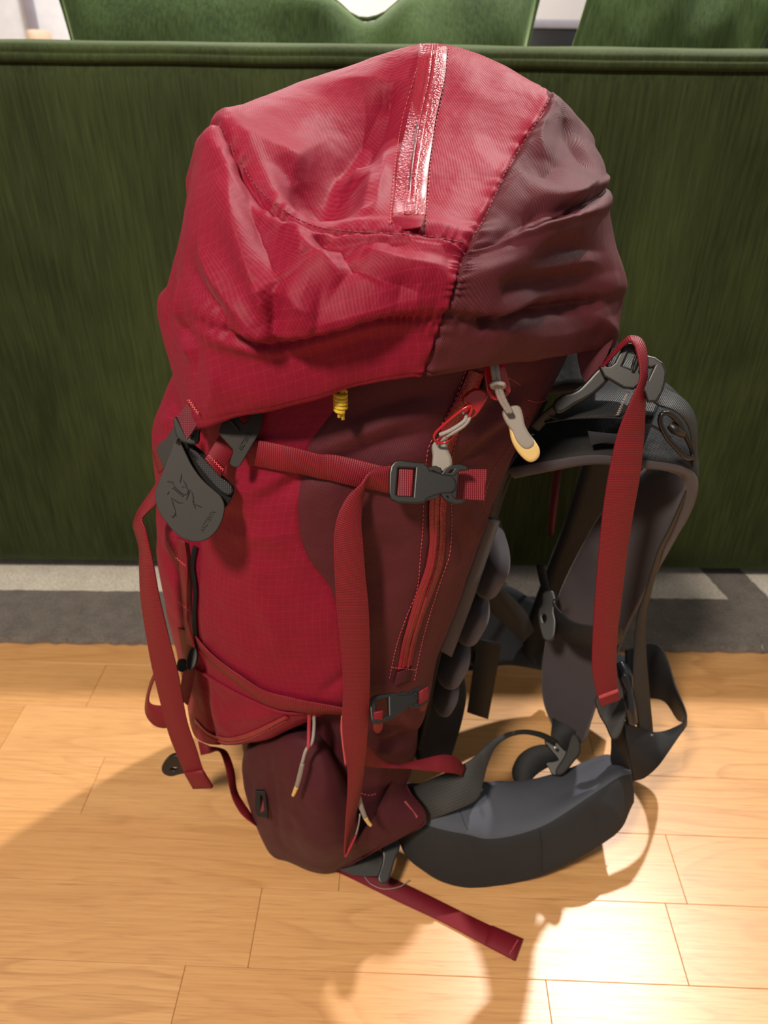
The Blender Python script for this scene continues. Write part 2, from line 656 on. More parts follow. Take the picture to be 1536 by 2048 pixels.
def mat_wood(name):
    t = NT(name)
    o = t.obj()
    rnd = t.n('ShaderNodeObjectInfo').outputs['Random']
    off = t.n('ShaderNodeCombineXYZ')
    t.l(t.math('MULTIPLY', rnd, 37.0), off.inputs[0])
    t.l(t.math('MULTIPLY', rnd, 91.0), off.inputs[1])
    add = t.n('ShaderNodeVectorMath', operation='ADD')
    t.l(o, add.inputs[0]); t.l(off.outputs[0], add.inputs[1])
    v = add.outputs[0]
    warp = t.noise(t.mapping(v, (2.2, 7, 1)), 1.0, 3, 0.5)
    # cathedral figure: bands of a stretched field
    field = t.noise(t.mapping(v, (1.6, 9.5, 1)), 1.0, 2, 0.45, 0.25)
    rings = t.math('FRACT', t.math('MULTIPLY', field, 15.0))
    rings = t.ramp(rings, [(0.0, 0.0), (0.62, 0.18), (0.90, 0.85), (1.0, 0.0)])
    fig = t.math('MULTIPLY', rings, t.math('ADD', t.math('MULTIPLY', t.noise(t.mapping(v, (1.1, 3, 1)), 1.3, 2), 1.6), -0.45, True))
    grain = t.noise(t.mapping(v, (5, 260, 1)), 1.0, 4, 0.6)
    pores = t.noise(t.mapping(v, (22, 620, 1)), 1.0, 2, 0.5)
    pores = t.ramp(pores, [(0.55, 0.0), (0.72, 1.0)])
    base = t.mix(warp, srgb(206, 154, 98), srgb(222, 174, 118))
    tone = t.mix(rnd, srgb(206, 154, 98), srgb(226, 178, 124))
    c = t.mix(0.5, base, tone)
    c = t.mix(t.math('MULTIPLY', t.ramp(grain, [(0.35, 0.0), (0.70, 1.0)]), 0.42), c, srgb(182, 124, 72))
    c = t.mix(t.math('MULTIPLY', fig, 0.62), c, srgb(146, 90, 48))
    c = t.mix(t.math('MULTIPLY', pores, 0.30), c, srgb(130, 80, 42))
    knot = t.n('ShaderNodeTexVoronoi'); knot.inputs['Scale'].default_value = 1.0
    t.l(t.mapping(v, (3.1, 8.5, 1)), knot.inputs['Vector'])
    kf = t.ramp(knot.outputs['Distance'], [(0.0, 1.0), (0.035, 0.8), (0.06, 0.0)])
    c = t.mix(t.math('MULTIPLY', kf, 0.8), c, srgb(88, 52, 28))
    h = t.math('ADD', t.math('MULTIPLY', grain, 0.5), t.math('MULTIPLY', pores, -0.6))
    t.set(Base_Color=c, Roughness=t.math('ADD', t.math('MULTIPLY', grain, 0.16), 0.24), Normal=t.bump(h, 0.12, 0.0006))
    t.p.inputs['Specular IOR Level'].default_value = 0.5
    t.p.inputs['Coat Weight'].default_value = 0.45
    t.p.inputs['Coat Roughness'].default_value = 0.36
    return t.m

def mat_rug(name):
    t = NT(name)
    o = t.obj()
    s = t.sep(o)
    # pale ground with charcoal bars, charcoal border along the front
    q = t.math('ADD', t.math('ADD', s[0], t.math('MULTIPLY', s[1], 0.20)), t.math('MULTIPLY', t.noise(o, 70, 2), 0.006))
    band = t.math('LESS_THAN', t.math('FRACT', t.math('DIVIDE', t.math('ADD', q, -0.185), 0.462)), 0.165)
    band = t.math('MULTIPLY', band, t.math('GREATER_THAN', s[0], -0.1))
    border = t.math('LESS_THAN', t.math('ADD', s[1], t.math('MULTIPLY', t.noise(o, 60, 2), 0.006)), 0.128)
    f = t.math('MAXIMUM', border, band)
    fuzz = t.noise(o, 240, 3)
    patch = t.ramp(t.noise(o, 38, 5, 0.7), [(0.30, 0.0), (0.70, 1.0)])
    pale = t.mix(patch, srgb(212, 204, 190), srgb(236, 230, 218))
    dark = t.mix(patch, srgb(98, 91, 86), srgb(126, 118, 112))
    c = t.mix(f, pale, dark)
    c = t.mix(t.math('MULTIPLY', t.ramp(fuzz, [(0.35, 0.0), (0.75, 1.0)]), 0.38), c, srgb(50, 46, 44))
    t.set(Base_Color=c, Roughness=0.95, Normal=t.bump(fuzz, 0.8, 0.004), Sheen_Weight=0.3)
    t.p.inputs['Specular IOR Level'].default_value = 0.1
    return t.m

RED = srgb(114, 9, 36)
M = {}
M['ripstop'] = mat_ripstop('red_ripstop', RED, srgb(176, 48, 72))
M['burg'] = mat_ballistic('burgundy_ballistic', srgb(72, 23, 32), srgb(126, 58, 66))
M['burg_low'] = mat_ballistic('burgundy_base_cloth', srgb(66, 20, 30), srgb(92, 38, 46), 1.2)
M['web_red'] = mat_webbing('red_webbing', srgb(92, 8, 25), srgb(168, 42, 54))
M['web_maroon'] = mat_webbing('maroon_webbing', srgb(84, 18, 32), srgb(130, 46, 58))
M['web_black'] = mat_webbing('black_webbing', srgb(16, 16, 18), srgb(52, 53, 56))
M['web_olive'] = mat_webbing('charcoal_webbing', srgb(36, 36, 35), srgb(64, 62, 60))
M['plastic'] = mat_plain('black_plastic', srgb(23, 22, 22), 0.40, 500, 0.06, spec=0.45, var=.05)
M['plastic_gloss'] = mat_plain('glossy_black_plastic', srgb(30, 31, 36), 0.16, 300, 0.03, spec=0.6, var=.05)
M['rubber'] = mat_plain('dark_grey_rubber', srgb(40, 37, 35), 0.6, 900, 0.12, spec=0.25, var=.06)
M['rubber_ink'] = mat_plain('embossed_dark_rubber', srgb(26, 25, 24), 0.6, 900, 0.1, spec=0.3, var=.05)
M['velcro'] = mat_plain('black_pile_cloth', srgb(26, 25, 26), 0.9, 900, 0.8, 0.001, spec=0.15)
M['zip'] = mat_zip('coated_red_zip', srgb(132, 20, 40))
M['zip_dark'] = mat_plain('zip_coil_shadow', srgb(52, 14, 18), 0.5, var=.05)
M['stitch'] = mat_plain('pink_thread', srgb(190, 76, 82), 0.6, var=.08)
M['stitch_dark'] = mat_plain('dark_thread', srgb(104, 24, 34), 0.6, var=.08)
M['slider'] = mat_plain('red_enamel_metal', srgb(158, 22, 32), 0.18, 300, 0.02, spec=0.6, var=.05)
M['cord'] = mat_plain('grey_cord', srgb(142, 135, 130), 0.7, 900, 0.7, 0.0008)
M['cord_red'] = mat_plain('red_cord', srgb(158, 34, 52), 0.6, 900, 0.5, 0.0006)
M['pull'] = mat_plain('grey_rubber_pull', srgb(128, 120, 112), 0.5, 300, 0.08, spec=0.4)
M['pull_tip'] = mat_plain('amber_rubber_tip', srgb(196, 164, 100), 0.4, 300, 0.05, spec=0.5)
M['yellow'] = mat_plain('yellow_cord', srgb(190, 160, 36), 0.65, 900, 0.7, 0.0008)
M['black_fab'] = mat_ballistic('black_harness_cloth', srgb(18, 18, 19), srgb(44, 44, 47), 1.0)
M['grey_lin'] = mat_plain('mauve_grey_lining', srgb(64, 58, 62), 0.8, 500, 0.25, 0.0006, spec=0.25, sheen=0.15)
M['grey_dark'] = mat_plain('charcoal_lining', srgb(34, 35, 40), 0.8, 500, 0.25, 0.0006, spec=0.25, sheen=0.1)
M['belt_out'] = mat_plain('black_belt_cloth', srgb(40, 42, 45), 0.75, 700, 0.25, 0.0005, spec=0.25, var=.10)
M['belt_in'] = mat_plain('blue_grey_belt_lining', srgb(74, 77, 86), 0.8, 500, 0.25, 0.0006, spec=0.25)
M['steel'] = mat_plain('dark_steel', srgb(58, 57, 58), 0.25, 300, 0.02, metal=0.9, var=.05)
M['rivet'] = mat_plain('polished_rivet', srgb(210, 200, 190), 0.25, 300, 0.02, metal=0.8, var=.05)
M['velvet'] = mat_velvet('green_velvet', srgb(35, 43, 22), srgb(57, 68, 37))
M['velvet_c'] = mat_velvet('green_velvet_cushion', srgb(42, 56, 32), srgb(70, 90, 52))
M['wood'] = mat_wood('oiled_oak')
M['joint'] = mat_plain('dark_floor_joint', srgb(92, 58, 32), 0.8)
M['rug'] = mat_rug('woven_rug')
M['wall'] = mat_plain('white_wall_paint', srgb(236, 232, 230), 0.7, 60, 0.03, var=.015)
M['door'] = mat_plain('white_lacquer', srgb(232, 236, 242), 0.35, 60, 0.03)
M['postgrey'] = mat_plain('grey_lacquer', srgb(150, 148, 160), 0.4)
M['beech'] = mat_plain('pale_beech', srgb(214, 186, 160), 0.5)
M['blackwood'] = mat_plain('black_lacquer', srgb(24, 22, 25), 0.4)

# ================================================================== THE PLACE
# ------------------------------------------------------------------ floor of oak strips
PSI = math.radians(-1.5)
E1 = Vector((math.cos(PSI), math.sin(PSI), 0))
E2 = Vector((-math.sin(PSI), math.cos(PSI), 0))
ROWW = 0.0900
R0 = E2.dot(G(0, 1755))                       # joint line between two rows
floor = link('floor', box_mesh('floor', -3.2, 3.6, -0.9, 5.2, -0.06, -0.006), M['joint'])
tag(floor, 'honey coloured oak strip floor under the backpack', 'floor', kind='structure')
# row k spans R0+(k-1)*w .. R0+k*w  (row 1 lies just above the line at 1755)
known = {0: [(509, 1860), (1345, 1860)], 1: [(677, 1775), (1352, 1735)], 2: [(185, 1572)], -1: [(357, 1990), (1098, 2000)], 4: [(190, 1375)], 3: [(1180, 1480)]}
rr = random.Random(21)
strip_lib = {}
def strip_piece(length):
    key = round(length, 3)
    if key not in strip_lib:
        strip_lib[key] = box_mesh('strip', 0.0002, key - 0.0002, 0.00015, ROWW - 0.00015, -0.012, 0.0, 0.0005, 1)
        strip_lib[key].materials.append(M['wood'])
    return strip_lib[key]
xmin, xmax = -3.0, 3.4
far_rows = []
for k in range(-9, 11):
    ylo = R0 + (k - 1) * ROWW
    cuts = [E1.dot(G(px, py)) for px, py in known.get(k, [])]
    if not cuts:
        cuts = [rr.uniform(-0.9, -0.5)]
    cuts = sorted(cuts)
    ext = [cuts[0]]
    while ext[-1] > xmin:
        ext.append(ext[-1] - rr.choice([0.42, 0.54, 0.66, 0.78]))
    left = ext[::-1]
    ext = [cuts[-1]]
    while ext[-1] < xmax:
        ext.append(ext[-1] + rr.choice([0.42, 0.54, 0.66, 0.78]))
    marks = sorted(set([round(v, 3) for v in left + cuts + ext]))
    for a, b in zip(marks[:-1], marks[1:]):
        o = bpy.data.objects.new('strip', strip_piece(b - a))
        COL.objects.link(o)
        o.location = E1 * a + E2 * ylo
        o.rotation_euler = (0, 0, PSI)
        o.parent = floor
# floor beyond the rug, out of the strips' reach (only seen past the sofa, if at all)
far = link('strip_field', box_mesh('strip_field', -3.2, 3.6, R0 + 10 * ROWW + 0.06, 5.1, -0.012, -0.001), M['wood'], floor)
far['kind'] = 'stuff'

# ------------------------------------------------------------------ walls
wb = link('wall_back', box_mesh('wall_back', -3.2, 3.6, 4.6, 4.72, 0, 2.6), M['wall'])
tag(wb, 'bright white wall far behind the green sofa', 'wall', kind='structure')
wl_ = link('wall_left', box_mesh('wall_left', -3.32, -3.2, -0.9, 4.6, 0, 2.6), M['wall'])
tag(wl_, 'plain white side wall left of the sofa', 'wall', kind='structure')
wr_ = link('wall_right', box_mesh('wall_right', 3.6, 3.72, -0.9, 4.6, 0, 2.6), M['wall'])
tag(wr_, 'plain white side wall right of the sofa', 'wall', kind='structure')
# white wardrobe front with a grey upright beside it, seen past the left end of the big cushion
dr = link('door_1', box_mesh('door_1', -2.45, -1.66, 4.52, 4.6, 0, 2.1, 0.004), M['door'])
tag(dr, 'white lacquered door in the back wall', 'door', kind='structure')
jb = link('trim_1', box_mesh('trim_1', -1.845, -1.80, 4.48, 4.52, 0.86, 2.1, 0.003), M['postgrey'])
tag(jb, 'grey upright trim on the white door', 'trim', kind='structure')
st = empty('stool', (-1.56, 3.9, 0))
tag(st, 'pale beech stool beside the white door, behind the sofa', 'stool')
link('seat', box_mesh('seat', -1.585, -1.535, 3.80, 4.0, 0.80, 0.875, 0.02), M['beech'], st)
for sx in (-1.575, -1.545):
    for sy in (3.83, 3.97):
        link('leg', box_mesh('leg', sx - .008, sx + .008, sy - .012, sy + .012, 0, 0.80, .003), M['beech'], st)
# dark sideboard seen between two cushions
sb = empty('sideboard', (1.0, 3.8, 0))
tag(sb, 'black lacquered sideboard seen through the gap between two cushions', 'sideboard')
link('carcass', box_mesh('carcass', 0.45, 1.75, 3.6, 4.05, 0.08, 0.90, 0.004), M['blackwood'], sb)
link('worktop', box_mesh('worktop', 0.44, 1.76, 3.58, 4.06, 0.90, 0.93, 0.004), M['postgrey'], sb)
for x in (0.50, 1.70):
    for y in (3.65, 4.0):
        link('leg', box_mesh('leg', x - .02, x + .02, y - .02, y + .02, 0, 0.08, .003), M['blackwood'], sb)
for k in range(3):
    d_ = link('door', box_mesh('door', 0.46 + k * .43, 0.88 + k * .43, 3.585, 3.6, 0.10, 0.89, 0.003), M['blackwood'], sb)

# ------------------------------------------------------------------ rug
rug = empty('rug', (0, G(0, 1288).y + 0.002, 0))
bm = bmesh.new()
nx, ny = 220, 40
rl = random.Random(3)
grid = []
for j in range(ny + 1):
    row = []
    for i in range(nx + 1):
        x = -1.5 + 3.1 * i / nx
        y = 1.9 * (j / ny) ** 1.8
        if j == 0:
            y += rl.uniform(-.0022, .0022)
        z = 0.0125 if j else 0.002
        z += noise.noise(Vector((x * 40, y * 40, 1))) * .0012 if j else 0
        row.append(bm.verts.new((x, y if j else y - .001, z)))
    grid.append(row)
first = [bm.verts.new((v.co.x, v.co.y + .002, 0.0108 + rl.uniform(-.001, .001))) for v in grid[0]]
grid.insert(1, first)
for j in range(len(grid) - 1):
    for i in range(nx):
        bm.faces.new((grid[j][i], grid[j][i + 1], grid[j + 1][i + 1], grid[j + 1][i]))
bmesh.ops.recalc_face_normals(bm, faces=bm.faces)
me = bpy.data.meshes.new('rug'); bm.to_mesh(me); bm.free()
me.polygons.foreach_set('use_smooth', np.ones(len(me.polygons), dtype=bool))
bpy.data.objects.remove(rug)
rug = link('rug', me, M['rug'])
rug.location = (0, G(0, 1288).y + 0.002, 0)
tag(rug, 'pale woven rug with charcoal border and bars lying under the sofa', 'rug')
# pale loose tufts caught in the rug's edge
tf = link('loose_tuft', tube_mesh('loose_tuft', [G(1523, 1283, .014), G(1524, 1293, .020), G(1527, 1303, .014)], [.0012, .002, .0008], 10, 6), M['cord'], rug)

# ------------------------------------------------------------------ sofa (seen from behind)
SD = 1.078                                     # distance of its back face
SX0, SX1 = -1.42, 1.62
sofa = empty('sofa', (0.1, SD + 0.45, 0))
tag(sofa, 'dark green velvet sofa turned with its back to the backpack', 'sofa')
bm = bmesh.new()
bmesh.ops.create_grid(bm, x_segments=90, y_segments=40, size=0.5)
for v in bm.verts:
    x = SX0 + (v.co.x + .5) * (SX1 - SX0)
    z = 0.046 + (v.co.y + .5) * (0.826 - 0.046)
    e = min(1, (z - .046) / .03)
    e2 = min(1, (0.826 - z) / .02)
    v.co = Vector((x, SD + .008 * (1 - e) ** 2 + .006 * (1 - e2) ** 2 + .003 * noise.noise(Vector((x * 3, z * 3, 2))), z))
r = bmesh.ops.extrude_face_region(bm, geom=bm.faces[:])
for v in [g for g in r['geom'] if isinstance(g, bmesh.types.BMVert)]:
    v.co.y = SD + 0.17
bmesh.ops.recalc_face_normals(bm, faces=bm.faces)
me = bpy.data.meshes.new('back_panel'); bm.to_mesh(me); bm.free()
smooth_by_angle(me)
link('back_panel', me, M['velvet'], sofa)
# rolled top edge with a seam along it
prof = [(0.004, .8225), (-.0035, .824), (-.0055, .8285), (-.0035, .8325), (-.0008, .8338), (-.0022, .8352), (.0, .840), (.012, .8445), (.04, .846), (.08, .8465), (.13, .846), (.16, .842), (.172, .83), (.17, .80)]
nn = 120
V = []
for i in range(nn):
    x = SX0 + (SX1 - SX0) * i / (nn - 1)
    for (dy, z) in prof:
        wob = .0012 * noise.noise(Vector((x * 9, dy * 30, 5)))
        V.append((x, SD + dy, z + wob))
fs = grid_faces(nn, len(prof), False)
me = mesh_from('top_roll', V, fs)
bm = bmesh.new(); bm.from_mesh(me); bmesh.ops.recalc_face_normals(bm, faces=bm.faces)
bm.normal_update()
if sum(f.normal.z for f in bm.faces) < 0: bmesh.ops.reverse_faces(bm, faces=bm.faces)
bm.to_mesh(me); bm.free()
link('top_roll', me, M['velvet'], sofa)
link('seat_base', box_mesh('seat_base', SX0 + .02, SX1 - .02, SD + .17, SD + .88, .05, .26, .02, 3), M['velvet'], sofa)
for a, b in ((SX0 + .16, .09), (.1, SX1 - .16)):
    link('seat_cushion', box_mesh('seat_cushion', a, b, SD + .18, SD + .90, .26, .44, .05, 4), M['velvet'], sofa)
for a, b in ((SX0, SX0 + .15), (SX1 - .15, SX1)):
    link('arm', box_mesh('arm', a, b, SD + .17, SD + .90, .05, .62, .03, 3), M['velvet'], sofa)
for x in (SX0 + .1, SX1 - .1):
    for y in (SD + .12, SD + .80):
        link('foot', box_mesh('foot', x - .025, x + .025, y - .025, y + .025, .0135, .05, .004), M['blackwood'], sofa)

# ------------------------------------------------------------------ cushions leaning on the sofa's front
def cushion(name, label, c, w, h, th, yaw, tilt, dent=None, seed=1.0, roll=0.0):
    n = 56
    def sheet(sgn):
        P = np.empty((n, n, 3))
        for j in range(n):
            t = -1 + 2 * j / (n - 1)
            for i in range(n):
                s = -1 + 2 * i / (n - 1)
                x = w / 2 * s * (1 - .075 * (1 - t * t) * abs(s) ** 3 * 1.0)
                z = h / 2 * t * (1 - .075 * (1 - s * s) * abs(t) ** 3)
                y = sgn * th * (max(0, 1 - s ** 4) * max(0, 1 - t ** 4)) ** .55
                y += .012 * noise.noise(Vector((s * 2.4 + seed, t * 2.4, sgn * 3.0))) * (1 - max(abs(s), abs(t)) ** 6)
                for k in range(5):            # gathers running in from the corners and edges
                    a = seed * 5 + k * 1.3
                    y += sgn * .006 * math.sin((s * math.cos(a) + t * math.sin(a)) * 13 + k) * max(0, max(abs(s), abs(t)) - .45) * (1 - max(abs(s), abs(t)) ** 8)
                if dent:
                    dx, dw, dd = dent
                    g = math.exp(-((s - dx) / dw) ** 2) * max(0, (t + .1)) ** 1.6
                    z -= dd * g
                    y += sgn * .03 * math.exp(-((abs(s - dx) - dw * 1.3) / (dw * .7)) ** 2) * max(0, t) * (1 - t ** 8)
                P[j, i] = (x, y, z)
        return P
    Fr, Bk = sheet(-1), sheet(1)
    Bk[0], Bk[-1], Bk[:, 0], Bk[:, -1] = Fr[0], Fr[-1], Fr[:, 0], Fr[:, -1]
    fs = grid_faces(n, n, False)
    fs2 = [tuple(q + n * n for q in f[::-1]) for f in fs]
    me = mesh_from(name, np.concatenate([Fr.reshape(-1, 3), Bk.reshape(-1, 3)]), fs + fs2)
    bm = bmesh.new(); bm.from_mesh(me)
    bmesh.ops.remove_doubles(bm, verts=bm.verts, dist=1e-5)
    bmesh.ops.recalc_face_normals(bm, faces=bm.faces)
    bm.to_mesh(me); bm.free()
    root = empty(name, (c[0], c[1], c[2] - h / 2))
    Mx = Matrix.Rotation(yaw, 4, 'Z') @ Matrix.Rotation(tilt, 4, 'X') @ Matrix.Rotation(roll, 4, 'Y')
    me.transform(Mx)
    me.transform(Matrix.Translation(Vector(c)))
    link('cover', me, M['velvet_c'], root)
    # corded seam round the edge
    ring = [Fr[0, i] for i in range(0, n, 3)] + [Fr[j, n - 1] for j in range(1, n, 3)] + [Fr[n - 1, i] for i in range(n - 1, 0, -3)] + [Fr[j, 0] for j in range(n - 1, 0, -3)]
    ring = [Matrix.Translation(Vector(c)) @ Mx @ Vector(tuple(p)) for p in ring]
    tm = tube_mesh('seam_cord', ring, .0035, 220, 6, True)
    link('seam_cord', tm, M['velvet_c'], root)
    return tag(root, label, 'cushion', 'velvet cushions on the sofa')

def onface(px, py, d):
    return U(px, py, d)
cA = U(594, 60, 1.37)
cushion('cushion', 'large green velvet cushion with a dented top behind the red lid', (cA.x, 1.385, 0.690), 0.765, 0.49, .075, 0.0, math.radians(-8), (0.285, .120, .036), 1.0)
cB = U(1262, 40, 1.36)
cushion('cushion', 'dark green velvet cushion with stitched seams, right of the largest one', (cB.x + .03, 1.345, 0.735), 0.30, 0.52, .05, math.radians(4), math.radians(-6), None, 2.3, math.radians(16))
cC = U(1520, 40, 1.40)
cushion('cushion', 'mint lit green velvet cushion cut by the right edge of the picture', (cC.x + .14, 1.40, 0.735), 0.32, 0.50, .055, math.radians(-6), math.radians(-6), None, 4.1, math.radians(14))

# ================================================================== THE BACKPACK
pack = empty('backpack', (-0.06, 0.64, 0.0))
tag(pack, 'red and burgundy hiking backpack standing upright on the oak floor', 'backpack')

def cols(row):
    return [U(*p) for p in row]

def ring(row, far, pull=0.02):
    """visible control points plus a rounded far side at distance `far`"""
    v = cols(row)
    l, r = v[0], v[-1]
    zf = (l.z + r.z) / 2
    w = r.x - l.x
    back = [Vector((r.x - pull, r.y + (far - r.y) * .60, r.z * .6 + zf * .4)),
            Vector((r.x - .28 * w, far, zf)),
            Vector((l.x + .30 * w, far, zf)),
            Vector((l.x + pull, l.y + (far - l.y) * .60, l.z * .6 + zf * .4))]
    return v + back

# ------------------------------------------------------------------ main compartment
body_rows = [
 [(385,655,.61),(445,640,.54),(540,640,.505),(720,640,.495),(840,640,.495),(965,640,.51),(1175,640,.60)],
 [(332,790,.63),(412,812,.545),(515,805,.50),(682,795,.488),(805,790,.487),(928,785,.503),(1100,785,.585)],
 [(303,880,.63),(402,900,.545),(505,900,.497),(618,895,.483),(765,903,.480),(893,903,.497),(1028,900,.570)],
 [(312,1000,.63),(394,1000,.545),(495,1000,.497),(598,1000,.482),(742,1005,.480),(878,1010,.494),(985,1010,.562)],
 [(313,1105,.625),(390,1100,.545),(493,1100,.497),(610,1100,.483),(747,1105,.481),(871,1110,.494),(950,1105,.556)],
 [(330,1205,.625),(390,1195,.545),(500,1200,.498),(668,1192,.484),(752,1200,.482),(842,1205,.494),(915,1205,.552)],
 [(358,1300,.625),(397,1285,.55),(512,1300,.502),(690,1297,.486),(752,1300,.484),(812,1305,.496),(878,1300,.548)],
 [(372,1390,.62),(415,1385,.56),(530,1405,.507),(690,1400,.489),(747,1400,.487),(800,1400,.497),(855,1395,.545)],
 [(388,1452,.615),(432,1482,.565),(525,1475,.520),(665,1425,.507),(735,1440,.505),(790,1450,.510),(842,1445,.550)],
 [(440,1470,.635),(470,1480,.60),(540,1465,.565),(650,1440,.56),(720,1450,.56),(775,1455,.56),(815,1450,.585)],
]
far = [.80,.81,.82,.82,.82,.82,.82,.81,.80,.76]
body_ctrl = [ring(r, f) for r, f in zip(body_rows, far)]
wr = [
 ([(505,1010),(600,960),(660,945)], .010, -.006), ([(500,985),(580,945)], .008, .004),
 ([(640,900),(760,850),(860,820)], .014, .006), ([(650,930),(770,885),(860,860)], .012, -.006),
 ([(690,840),(800,800),(900,780)], .012, -.005), ([(910,900),(990,840),(1050,800)], .012, .006),
 ([(915,930),(1000,870),(1060,830)], .010, -.007), ([(920,880),(1000,800),(1080,760)], .010, -.005),
 ([(320,1090),(355,1180),(370,1250)], .012, -.012), ([(335,1040),(365,1120)], .012, .008),
 ([(345,1150),(372,1210)], .008, .006), ([(340,800),(365,850),(350,890)], .010, -.008),
 ([(320,850),(360,830)], .008, .006),
 ([(640,1390),(690,1350),(700,1330)], .006, -.004), ([(520,1210),(545,1260),(560,1330)], .012, .003),
 ([(430,1060),(520,1075),(610,1060)], .012, .003), ([(430,1040),(470,1000),(495,960)], .010, .004),
 ([(905,1040),(930,1090),(925,1130)], .012, -.005), ([(925,1030),(955,1080)], .010, .004),
 ([(760,1040),(765,1150),(760,1230)], .02, -.003), ([(430,1440),(520,1430),(600,1400)], .012, .004),
]
body = Surf(body_ctrl, 280, 200, True, wr, .0035, 11, 3.1,
            pinch=[('u', 1.0, .06, -.004), ('u', 3.0, .035, -.0012)])
is_b = lambda u, v: 1 if (3.0 <= u <= 7.2 and (v < 7.55)) else (1 if 3.0 <= u <= 7.2 else 0)
body_o = link('main_compartment', body.mesh('main_compartment', select=lambda u, v: not (3.0 <= u <= 7.2), cap_top=False), M['ripstop'], pack)
side_o = link('side_panel', body.mesh('side_panel', select=lambda u, v: 3.0 <= u <= 7.2), M['burg'], pack)
side_o['label'] = 'burgundy woven side panel'

# ------------------------------------------------------------------ bottom compartment
bot_rows = [
 [(470,1400,.62),(520,1400,.56),(600,1400,.53),(690,1390,.512),(745,1390,.507),(795,1395,.512),(850,1395,.55)],
 [(480,1460,.62),(530,1460,.56),(610,1450,.53),(690,1440,.512),(745,1440,.503),(800,1445,.510),(842,1445,.553)],
 [(490,1530,.62),(540,1530,.56),(620,1520,.53),(690,1510,.518),(745,1510,.510),(795,1512,.514),(828,1510,.555)],
 [(505,1610,.61),(555,1610,.56),(630,1600,.535),(690,1600,.522),(735,1600,.516),(775,1598,.520),(800,1590,.558)],
 [(540,1690,.60),(580,1690,.56),(640,1690,.53),(690,1690,.522),(730,1690,.520),(765,1680,.53),(790,1660,.56)],
 [(575,1738,.565),(610,1742,.545),(650,1738,.532),(690,1730,.532),(730,1725,.540),(760,1715,.552),(775,1700,.57)],
 [(620,1718,.59),(640,1716,.58),(660,1712,.58),(690,1712,.58),(715,1710,.58),(735,1705,.58),(745,1700,.60)],
]
bot_ctrl = []
for k, (r, f) in enumerate(zip(bot_rows, [.78, .79, .79, .78, .77, .74, .68])):
    rg = ring(r, f)
    if k >= 5:
        for p in rg: p.z = max(0.002 if k == 5 else 0.004, min(p.z, .012 if k == 5 else .006))
    bot_ctrl.append(rg)
wrb = [([(745,1485),(790,1478),(830,1465)], .006, -.006), ([(750,1470),(800,1462)], .006, .005), ([(740,1500),(790,1500),(825,1490)], .007, .005),
       ([(650,1440),(665,1480),(655,1520)], .006, -.006), ([(670,1450),(690,1490)], .006, .005), ([(640,1450),(625,1490)], .006, -.004),
       ([(745,1560),(780,1540)], .008, -.004), ([(730,1600),(770,1570)], .008, -.003)]
bottom = Surf(bot_ctrl, 130, 80, True, wrb, .004, 14, 5.5)
link('bottom_compartment', bottom.mesh('bottom_compartment', cap_bot=True), M['burg_low'], pack)

# rounded side pocket at the foot
pk = [
 [(540,1475,.58),(555,1468,.555),(590,1455,.535),(635,1465,.528),(655,1480,.540)],
 [(490,1500,.57),(530,1490,.535),(590,1480,.508),(645,1495,.505),(668,1515,.525)],
 [(484,1560,.565),(532,1560,.520),(600,1560,.488),(672,1568,.490),(705,1590,.515)],
 [(505,1635,.560),(550,1640,.510),(620,1640,.477),(692,1645,.482),(722,1655,.508)],
 [(535,1705,.550),(577,1712,.512),(632,1716,.487),(690,1708,.490),(718,1705,.512)],
 [(572,1737,.540),(603,1751,.5215),(645,1756,.5145),(683,1747,.5195),(702,1735,.530)],
 [(610,1738,.545),(630,1742,.535),(650,1743,.532),(672,1740,.535),(682,1736,.54)],
]
pk_ctrl = []
for k, r in enumerate(pk):
    v = cols(r)
    l, rr_ = v[0], v[-1]
    v += [Vector((rr_.x - .02, rr_.y + .06, rr_.z)), Vector(((l.x + rr_.x) / 2, .62, (l.z + rr_.z) / 2)), Vector((l.x + .02, l.y + .05, l.z))]
    if k == 5:
        for p in v: p.z = max(p.z, .003)
    if k == 6:
        for p in v: p.z = .004
    pk_ctrl.append(v)
pocket = Surf(pk_ctrl, 90, 80, True, [([(640,1500),(650,1570),(630,1630)], .018, .005), ([(600,1490),(610,1570),(590,1640)], .02, -.006),
      ([(560,1540),(575,1630),(590,1700)], .014, -.003), ([(540,1500),(545,1600),(560,1690)], .006, -.004)], .003, 12, 8.8)
pocket_o = link('side_pocket', pocket.mesh('side_pocket', cap_bot=True, cap_top=True), M['burg_low'], pack)

